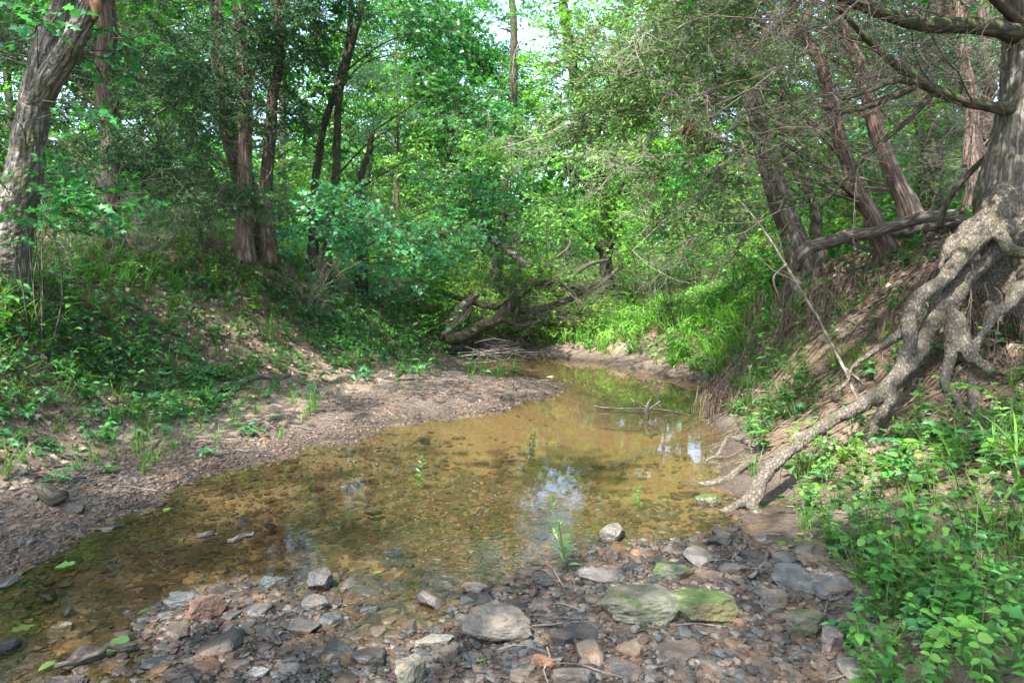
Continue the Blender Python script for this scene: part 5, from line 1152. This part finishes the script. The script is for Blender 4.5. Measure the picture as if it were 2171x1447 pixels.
# ------------------------------------------------------------------ ground plants, grass, litter (uncountable masses)
GPK = {k: [ground_plant(700 + i * 7 + j, k, b, s) for j in range(5)] for i, (k, b, s) in enumerate((('creeper', (.05, .165, .05), .9), ('weed', (.065, .185, .04), .75), ('lobed', (.055, .17, .045), .7), ('arch', (.09, .21, .03), .6)))}
GTU = [blade_tuft(800 + k, 12, .20, .006) for k in range(5)]; GTL = [blade_tuft(810 + k, 12, .33, .009, (.08, .19, .035), .35) for k in range(5)]
def plant_mass(name, label, tps, x, y, h, r, s=(.7, 1.3), mats=None, slope=True, tint=(1, 1, 1), dv=.25):
    n = len(x); mb = MB(); k = r.integers(0, len(tps), n); R = rotz(r.uniform(0, 6.28, n)); up = np.array([[0, 0, 1.]]) + r.normal(0, .15, (n, 3))
    if slope:
        e = .12; gx_ = (hgt0(x + e, y) - hgt0(x - e, y)) / (2 * e); gy_ = (hgt0(x, y + e) - hgt0(x, y - e)) / (2 * e); up = up + np.stack([-gx_, -gy_, 0 * gx_], 1) * .5
    a = r.uniform(0, 6.28, n); R = frames(np.cross(up, np.stack([np.cos(a), np.sin(a), 0 * a], 1)), up)
    cl = np.exp(fbm(xyz(x * 1.3, y * 1.3), 2, 12) * .5)[:, None]; ci = np.array(tint)[None] * cl * np.exp(r.normal(0, dv, (n, 1))) * np.stack([1 + r.normal(0, .1, n), np.ones(n), 1 + r.normal(0, .12, n)], 1)
    for j in range(len(tps)):
        m = k == j; scatter(mb, tps[j], R[m], np.stack([x, y, h - .005], 1)[m], r.uniform(*s, m.sum()), ci[m])
    return tag(mb.build(name, mats or [M_leafs, M_stem]), label, kind='stuff')
def slp(x, y):
    e = .1; return np.minimum(np.sqrt(1 + ((hgt0(x + e, y) - hgt0(x - e, y)) / (2 * e)) ** 2 + ((hgt0(x, y + e) - hgt0(x, y - e)) / (2 * e)) ** 2), 3) / 1.6
LB = [(-60, 600), (120, 540), (560, 560), (700, 600), (860, 640), (970, 740), (1090, 800), (960, 800), (820, 800), (700, 790), (600, 840), (430, 900), (250, 940), (-60, 1010)]
def lb(x, y, h, a, b, r):
    n = fbm(xyz(x, y) * 1.1, 3, 41); return inpoly(a, b, LB) & (y < 13) & (h > .12) & (r.random(len(x)) < np.clip((.36 + n * .9) * (1.25 - .55 * np.clip((h - .5) / .8, 0, 1)), .07, 1) * np.clip((h - .1) / .25, .15, 1) * slp(x, y))
x, y, h, r = spread(22000, (-6.5, .6), (4.2, 12), lb, 21)
plant_mass('ground_cover', 'low creepers and seedlings over the leaf-strewn slope', GPK['creeper'] + GPK['creeper'] + GPK['weed'] + GPK['lobed'], x, y, h, r, (.55, 1.15))
x, y, h, r = spread(4200, (-5.2, -2.2), (3.9, 7.4), lambda x, y, h, a, b, r: inpoly(a, b, [(-120, 570), (160, 600), (230, 760), (180, 860), (-120, 930)]) & (h > .25) & (r.random(len(x)) < .5 * slp(x, y)), 34)
plant_mass('ground_cover', 'creepers and seedlings on the steep slope under the forked tree', GPK['creeper'] + GPK['weed'] + GPK['lobed'], x, y, h, r, (.45, .9))
x, y, h, r = spread(3000, (-5.2, -2.2), (3.9, 7.4), lambda x, y, h, a, b, r: inpoly(a, b, [(-120, 570), (160, 600), (230, 760), (180, 860), (-120, 930)]) & (h > .25) & (r.random(len(x)) < .4 * slp(x, y)), 35)
plant_mass('grass', 'grass on the steep slope under the forked tree', GTU, x, y, h, r, (.5, 1.0), [M_grass, M_grass])
RB = [(1150, 700), (1300, 640), (1450, 600), (1620, 580), (1640, 620), (1600, 720), (1530, 800), (1480, 800), (1400, 780), (1320, 760), (1200, 740)]
def rb(x, y, h, a, b, r):
    n = fbm(xyz(x, y) * .9, 3, 51); return inpoly(a, b, RB) & (h > .10) & (y > 7) & (y < 22) & (r.random(len(x)) < np.clip(.55 + n, .1, 1))
x, y, h, r = spread(12000, (-.5, 7), (7.5, 18), rb, 22)
plant_mass('ground_cover', 'bright weeds crowding the low bank inside the bend', GPK['weed'] + GPK['arch'], x, y, h, r, (.6, 1.3), tint=(1.15, 1.15, .95))
x, y, h, r = spread(9000, (-.5, 6), (7.6, 15), rb, 23)
plant_mass('grass', 'fresh grass on the low sunny bank', GTL, x, y, h, r, (.6, 1.2), [M_grass, M_grass], tint=(1.2, 1.15, .9))
def bend(x, y, h, a, b, r): return inpoly(a, b, [(860, 600), (1260, 590), (1280, 700), (1180, 735), (1060, 735), (900, 720)]) & (h > .12) & (y > 11) & (y < 22)
x, y, h, r = spread(9000, (-3, 4), (11, 22), bend, 33)
plant_mass('ground_cover', 'weeds covering the bank behind the fallen tree', GPK['weed'] + GPK['arch'], x, y, h, r, (.8, 2.0), tint=(1.2, 1.15, .95))
def top(x, y, h, a, b, r):
    n = fbm(xyz(x, y) * .8, 3, 61); return (y > 6.5) & (h > 1.15) & (x < 1) & (r.random(len(x)) < np.clip(.5 + n * 1.2, .08, 1) * np.clip(9 / y, 0, 1))
x, y, h, r = spread(11000, (-11, 1), (6.5, 20), top, 24)
plant_mass('grass', 'tall grass along the crest beneath the cedars', GTL, x, y, h, r, (.5, 1.0), [M_grass, M_grass])
x, y, h, r = spread(5000, (-11, 1), (6.8, 20), top, 25)
plant_mass('ground_cover', 'weeds and saplings on the crest beneath the cedars', GPK['weed'] + GPK['arch'] + GPK['lobed'], x, y, h, r, (.7, 1.5))
def far(x, y, h, a, b, r): return (y > 9) & (h > .9) & ((x > 1) | (y > 15)) & (r.random(len(x)) < np.clip(14 / y, 0, 1))
x, y, h, r = spread(11000, (-18, 20), (9, 30), far, 26)
plant_mass('ground_cover', 'green understory plants on the woodland floor', GPK['weed'] + GPK['arch'], x, y, h, r, (1.2, 3.2), tint=(1.2, 1.2, .95))
def rs(x, y, h, a, b, r):
    n = fbm(xyz(x, y) * 1.4, 3, 71); return (x > 1.1) & (h > .12) & (y < 9.5) & inpoly(a, b, [(1560, 560), (2400, 300), (2400, 1600), (1840, 1500), (1700, 1200), (1620, 1120), (1560, 1000), (1560, 850)]) & (r.random(len(x)) < np.clip(.32 + n * 1.0, .05, 1) * np.clip(1.2 - np.abs(h - .4) * .5, .2, 1) * slp(x, y))
x, y, h, r = spread(9000, (1.1, 6.5), (2, 9.5), rs, 27)
plant_mass('ground_cover', 'scattered seedlings on the clay bank among the roots', GPK['creeper'] + GPK['weed'], x, y, h, r, (.5, 1.05))
x, y, h, r = spread(8000, (1.1, 6.5), (2, 9.5), rs, 28)
plant_mass('grass', 'thin grass on the clay bank among the roots', GTU, x, y, h, r, (.5, 1.1), [M_grass, M_grass])
x, y, h, r = spread(5200, (-6.5, .6), (3.6, 12), lambda x, y, h, a, b, r: lb(x, y, h, a, b, r) & (r.random(len(x)) < .8), 29)
plant_mass('grass', 'sparse grass on the creek slope', GTU, x, y, h, r, (.5, 1.3), [M_grass, M_grass])

# dead leaves and crumbs of twig
V, T = leaf_tpl(LEAF_LOBE, .5, .35); DRY = (V, T, np.zeros(len(T), int), np.ones((len(V), 3)), V * .1)
V, T = leaf_tpl(LEAF_OV, .6, .5); DRY2 = (V, T, np.zeros(len(T), int), np.ones((len(V), 3)), V * .1)
def drymask(x, y, h, a, b, r):
    n = fbm(xyz(x, y) * 1.1, 3, 81); return (h > .14) & (y < 14) & ((a > -80) & (a < 2260)) & (r.random(len(x)) < np.clip(.55 + n * 1.2, .05, 1) * np.clip((h - .1) / .2, 0, 1) * np.clip(7 / y, .2, 1) * slp(x, y))
x, y, h, r = spread(105000, (-8, 6.0), (2.2, 13), drymask, 31)
mb = MB(); n = len(x); a = r.uniform(0, 6.28, n); gx_ = (hgt0(x + .1, y) - hgt0(x - .1, y)) / .2; gy_ = (hgt0(x, y + .1) - hgt0(x, y - .1)) / .2; up_ = np.stack([-gx_, -gy_, 1 + 0 * gx_], 1) + r.normal(0, .35, (n, 3)); R = frames(np.cross(up_, np.stack([np.cos(a), np.sin(a), 0 * a], 1)), up_)
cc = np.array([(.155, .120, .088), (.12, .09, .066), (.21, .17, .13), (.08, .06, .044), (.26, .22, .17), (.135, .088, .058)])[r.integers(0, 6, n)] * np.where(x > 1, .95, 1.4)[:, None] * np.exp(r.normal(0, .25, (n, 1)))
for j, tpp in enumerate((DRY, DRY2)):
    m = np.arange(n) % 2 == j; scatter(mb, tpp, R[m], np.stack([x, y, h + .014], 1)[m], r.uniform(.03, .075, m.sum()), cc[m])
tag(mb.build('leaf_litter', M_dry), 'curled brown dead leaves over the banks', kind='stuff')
x, y, h, r = spread(9000, (-8, 6.5), (2.2, 12), lambda x, y, h, a, b, r: (h > .03) & (r.random(len(x)) < np.clip(6 / y, .2, 1) * .5), 32)
mb = MB(); n = len(x); a = r.uniform(0, 6.28, n); tt = MB(); tube(tt, [(-.5, 0, 0), (-.15, .04, .03), (.2, -.03, .02), (.5, .03, 0)], [.014, .016, .013, .008], 4, 0, cap=False)
scatter(mb, tt.get(), frames(np.stack([np.cos(a), np.sin(a), r.normal(0, .12, n)], 1)), np.stack([x, y, h + .008], 1), np.stack([r.uniform(.06, .32, n)] * 1 + [r.uniform(.12, .3, n)] * 2, 1), np.exp(r.normal(-.3, .35, (n, 1))) * np.ones((1, 3)))
tag(mb.build('twig_litter', M_twig), 'small broken twigs over the banks', kind='stuff')

# ------------------------------------------------------------------ single plants
LM += [(PZ(1600, 1040, .1)[0], PZ(1600, 1040, .1)[1], 'bleached root tips'), (P(1800, 890, 4.34)[0], 4.34, 'long bare root'), (P(2085, 768, 4.4)[0], 4.4, 'root fork'), (P(1838, 895, 4.6)[0], 4.6, 'foot of the leaning stick'), (P(2060, 910, 4.1)[0], 4.1, 'snaking root'),
       (PZ(1205, 1200, 0)[0], PZ(1205, 1200, 0)[1], 'water weed'), (P(530, 803, 6.3)[0], 6.3, 'crooked grey branch'), (PZ(100, 1045, .1)[0], PZ(100, 1045, .1)[1], 'rotten wood chunk'), (P(650, 712, 8.8)[0], 8.8, 'pale leafless bush'), (P(5, 640, 5.3)[0], 5.3, 'forked tree foot'),
       (PZ(1150, 815, .05)[0], PZ(1150, 815, .05)[1], 'mud spit tip'), (P(1545, 835, 6.6)[0], 6.6, 'rootlet tuft'), (P(700, 830, 6.9)[0], 6.9, 'pale sand patch'), (P(1060, 790, 8.2)[0], 8.2, 'spit grass')]
PNAME = {'creeper': ('creeper_plant', 'low five-leaflet creeper', 'creeper'), 'weed': ('leafy_weed', 'upright weed with paired oval leaves', 'weed'), 'lobed': ('seedling', 'seedling with broad lobed leaves', 'seedling'),
         'arch': ('arching_shrub', 'arching shoot with small round leaves', 'shrub'), 'pinnate': ('pinnate_plant', 'feathery plant with paired leaflets', 'plant'), 'willow': ('marsh_plant', 'upright narrow-leaved marsh plant', 'marsh plant'), 'tuft': ('grass_tuft', 'tuft of thin green grass', 'grass tuft'), 'sedge': ('grass_tuft', 'tuft of broad green grass blades', 'grass tuft')}
PROTO = {}
def proto_plant(kind, v):
    if (kind, v) in PROTO: return PROTO[(kind, v)]
    b = {'creeper': (.05, .155, .055), 'weed': (.075, .20, .035), 'lobed': (.065, .185, .045), 'arch': (.10, .23, .03), 'pinnate': (.045, .15, .05), 'willow': (.09, .22, .05), 'tuft': (.085, .18, .035), 'sedge': (.085, .21, .03)}[kind]
    if kind == 'tuft': t = blade_tuft(900 + v, 22, .22, .005, b)
    elif kind == 'sedge': t = blade_tuft(930 + v, 9, .24, .016, b, .55)
    else: t = ground_plant(950 + v * 13 + len(kind), kind, b, 1.)
    V, T, M, C, B = t; out = []
    for sl, nm, mt in ((0, 'leaves', M_grass if kind in ('tuft', 'sedge') else M_leafs), (1, 'stem', M_stem)):
        mk = M == sl
        if not mk.any(): continue
        m = MB(); u, inv = np.unique(T[mk], return_inverse=True); m.add(V[u], inv.reshape(-1, 3), 0, C[u] if sl == 0 else (.10, .13, .05)); out.append((nm, m.mesh(nm, mt)))
    PROTO[(kind, v)] = out; return out
pitems = []
def plant(kind, x, y, s, label=None, z=None, tilt=None, nv=5):
    ms = proto_plant(kind, int(rng.integers(0, nv))); n, d, c = PNAME[kind]; z = hz(x, y) if z is None else z
    if len(ms) == 1: o = bpy.data.objects.new(n, ms[0][1]); COL.objects.link(o)
    else:
        o = bpy.data.objects.new(n, None); COL.objects.link(o); o.empty_display_size = .05
        for nm, me in ms: q = bpy.data.objects.new(nm, me); COL.objects.link(q); q.parent = o
    o.location = (x, y, z - .005); o.rotation_euler = (rng.normal(0, .12), rng.normal(0, .12), rng.uniform(0, 6.28)) if tilt is None else tilt; o.scale = (s,) * 3
    tag(o, label, c); 
    if label is None: pitems.append((o, x, y, ('big ' if s > 1.05 else 'small ' if s < .8 else '') + d)); o['group'] = 'single ' + c + 's of the creek side'
    return o
def plants_in(poly, n, kinds, p, xr, yr, s=(.7, 1.2), hmin=.05, md=.09, seed=0):
    c = t = 0; pts_ = []
    while c < n and t < n * 120:
        t += 1; x = rng.uniform(*xr); y = rng.uniform(*yr); h = hz(x, y)
        if h < hmin: continue
        a, b = proj([x, y, h])
        if not inpoly(a, b, poly)[0] or any((x - u) ** 2 + (y - v) ** 2 < md ** 2 for u, v in pts_): continue
        pts_.append((x, y)); plant(str(rng.choice(kinds, p=p)), x, y, rng.uniform(*s)); c += 1
FG = [(1790, 1470), (1790, 1340), (1830, 1230), (1760, 1190), (1690, 1150), (1660, 1080), (1720, 1000), (1850, 960), (1950, 900), (2200, 900), (2200, 1500)]
plants_in(FG, 96, ['weed', 'lobed', 'creeper', 'arch', 'pinnate', 'tuft', 'sedge'], [.30, .17, .19, .07, .07, .07, .13], (1.2, 2.9), (2.1, 4.6), (.55, 1.15))
plants_in([(1800, 1500), (1800, 1360), (1850, 1260), (2200, 1180), (2200, 1500)], 64, ['weed', 'arch', 'lobed'], [.68, .12, .20], (1.1, 2.6), (1.8, 3.2), (.45, .95), md=.05)
plants_in([(1560, 880), (1900, 700), (2100, 700), (2171, 850), (1950, 960), (1700, 1000), (1600, 1100), (1560, 980)], 34, ['weed', 'creeper', 'lobed', 'tuft'], [.35, .35, .2, .1], (1.2, 4), (3.6, 6.5), (.7, 1.2), md=.2)
plants_in([(0, 1060), (0, 930), (300, 880), (600, 830), (700, 850), (560, 960), (300, 1010)], 40, ['tuft', 'creeper', 'weed'], [.6, .25, .15], (-4.4, -1), (3.8, 7), (.7, 1.3), md=.18)
plants_in([(0, 800), (400, 760), (620, 760), (700, 810), (560, 850), (0, 960)], 40, ['tuft', 'creeper', 'weed', 'lobed'], [.25, .4, .2, .15], (-5, -1), (4.6, 8), (.9, 1.5), md=.2)
plants_in([(0, 620), (300, 560), (600, 600), (650, 720), (0, 780)], 44, ['creeper', 'lobed', 'weed', 'pinnate', 'tuft'], [.4, .2, .2, .05, .15], (-6.5, -1), (4.8, 10), (1.0, 1.7), md=.25)
plants_in([(700, 700), (960, 750), (1000, 800), (720, 820)], 16, ['creeper', 'tuft', 'weed'], [.5, .3, .2], (-3, 0), (7, 11), (1., 1.6), hmin=.08, md=.2)
plants_in([(1500, 700), (1680, 600), (1740, 640), (1620, 840), (1540, 850)], 22, ['tuft', 'weed', 'arch'], [.5, .3, .2], (2, 4.5), (5.8, 9), (1.1, 1.8), md=.2)
plants_in([(980, 775), (1080, 780), (1100, 800), (1000, 815)], 8, ['tuft', 'weed'], [.7, .3], (-1, .4), (7.8, 10.5), (1.2, 1.7), hmin=.02, md=.12)
rank_labels(pitems)
p = PZ(1203, 1215, .0); plant('willow', p[0], p[1], 1.15, 'tall green marsh plant rising from the stones at the water edge', tilt=(.05, .1, 0))
p = PZ(890, 1015, -.02); plant('willow', p[0], p[1], .85, 'small green marsh plant standing alone in the pool', z=-.08, tilt=(.0, -.1, 2))
p = PZ(1128, 955, -.02); plant('willow', p[0], p[1], 1.0, 'spiky marsh plant in the darker middle of the pool', z=-.12, tilt=(0, 0, 4))
p = PZ(1352, 1068, -.02); plant('willow', p[0], p[1], .5, 'tiny marsh sprig in the shallows beyond the rounded pale stone', z=-.06, tilt=(0, 0, 1))
# mossy grassy tussock on the clay
w = P(1805, 735, 5.6); w[2] = hz(w[0], w[1]); tb = MB(); n = 60
scatter(tb, blade_tuft(77, 40, .22, .003, (.10, .20, .02), .7), frames(rng.normal(0, 1, (9, 3)) * [1, 1, .1], np.tile([-.5, -.3, 1.], (9, 1))), w + rng.normal(0, .06, (9, 3)) * [1, 1, .4], rng.uniform(.5, .9, 9))
tag(tb.build('grass_tussock', M_grass, origin=tuple(w)), 'round bright yellow-green tussock on the bare clay', 'tussock')
# fallen green leaves on water and stones
for k, (px, py, s, lb_) in enumerate(((270, 1342, .13, 'long pale green leaf floating by the wide stony spit'), (160, 1190, .10, 'lobed green leaf floating by the gravel shore'), (25, 1335, .09, 'bright lobed leaf at the very edge of the water'), (320, 1285, .06, 'round green leaf beside the rough porous stone'), (348, 1080, .07, 'small green leaf floating near the muddy shore'), (98, 1098, .09, 'green leaf lying on the gravel by the rotten wood'), (118, 1395, .07, 'yellowish leaf among the wet slabs'), (380, 1145, .05, 'tiny green leaf drifting past the dark rotten stick'), (1015, 1262, .06, 'dull green leaf lying on the wet grit'), (1008, 1412, .05, 'small pale green leaf beneath the flat-topped boulder'), (792, 1212, .05, 'oval green leaf at the ripples'), (1175, 797, .12, 'white petal-like leaf lying in the water at the spit'), (895, 845, .11, 'pale green seedling leaf lying on the dry mud'), (1830, 1205, .07, 'broad pale leaf resting on the slate slabs'))):
    p = PZ(px, py, .012); z = max(hz(p[0], p[1]), 0) + .006; V, T = leaf_tpl(LEAF_LOBE if k in (1, 2, 5) else LEAF_OV, .12, .08); m = MB()
    m.add(V * s, T, 0, (.55, .6, .5) if k == 11 else gcol(1, (.14, .24, .06), .2, .1)[0]); o = m.build('fallen_leaf', M_leafs); o.location = (p[0], p[1], z); o.rotation_euler = (0, 0, rng.uniform(0, 6.28)); tag(o, lb_, 'leaf')
# withered cedar sprig caught in the boughs
c = P(1462, 250, 6.2); m = MB(); rs_ = [cedar_spray(990 + k, .3, (.24, .115, .05)) for k in range(2)]
for k in range(7): scatter(m, rs_[k % 2], frames([[rng.normal(0, .3), rng.normal(0, .3), -1]], [rng.normal(0, 1, 3)]), [c + rng.normal(0, .03, 3)], [rng.uniform(.6, 1.)])
tag(m.build('dead_sprig', [M_dry, M_twig], origin=tuple(c)), 'withered rust-brown cedar sprig hanging among the green boughs', 'sprig')
# leafy sapling sprays reaching in near the forked tree
def bush(label, px, py, Y, R, n, sps, tint=(1, 1, 1), name='leafy_bush', h=None):
    c = P(px, py, Y); b = ground_at(c); root = empty(name, b, label, 'bush'); cm = MB(); sm = MB()
    blob_sprays(cm, sps, c, R, n, (b[0], b[1], b[2] + .1), tint=tint, s=.8)
    for k in range(7):
        e = c + rng.normal(0, .35, 3) * R; tube(sm, catmull([b + rng.normal(0, .03, 3) * [1, 1, 0] - [0, 0, .05], (b + e) / 2 + rng.normal(0, .06, 3), e], 8), np.linspace(.009, .002, 8), 5, cap=False)
    sm.build('stems', M_maple, root); cm.build('foliage', [M_leaf, M_twigd], root)
bush('leafy green bush in front of the forked tree trunk', 70, 450, 5.15, (.5, .3, .2), 34, SP_MAP, (1.1, 1.15, 1.1))
bush('bright feathery bush at the foot of the bank by the fallen log', 900, 690, 10.4, (.42, .4, .38), 40, SP_OV, (1.2, 1.15, .9))
bush('loose sapling overhanging the curved fallen trunk', 1110, 590, 11.6, (.7, .5, .35), 60, SP_YEL, (1.2, 1.15, .9))
bush('light green sapling hanging over the sunny bank', 1430, 500, 10.8, (.8, .6, .4), 40, SP_YEL, (1.2, 1.15, .9))
bush('pale green sapling beside the far grey trunk', 1370, 490, 12.4, (.7, .6, .4), 36, SP_YEL, (1.25, 1.2, .9))
bush('dark cedar sapling leaning over the fallen tree', 1010, 540, 11.0, (.6, .5, .5), 60, SP_CED, name='cedar_sapling')
bush('low bush behind the bank-end maple', 820, 600, 11.6, (.8, .6, .5), 70, SP_OV, (1.2, 1.15, .9))
bush('leafy sapling between the leaning oak and the sunny bank', 1570, 530, 9.8, (.45, .4, .3), 20, SP_OV, (1.1, 1.1, .9))
bush('sapling with fresh leaves behind the leaning cedars', 1800, 470, 9.5, (.9, .6, .4), 60, SP_YEL)
bush('small leafy bush on the bank top under the leaning cedars', 1700, 600, 7.9, (.35, .3, .2), 22, SP_OV)
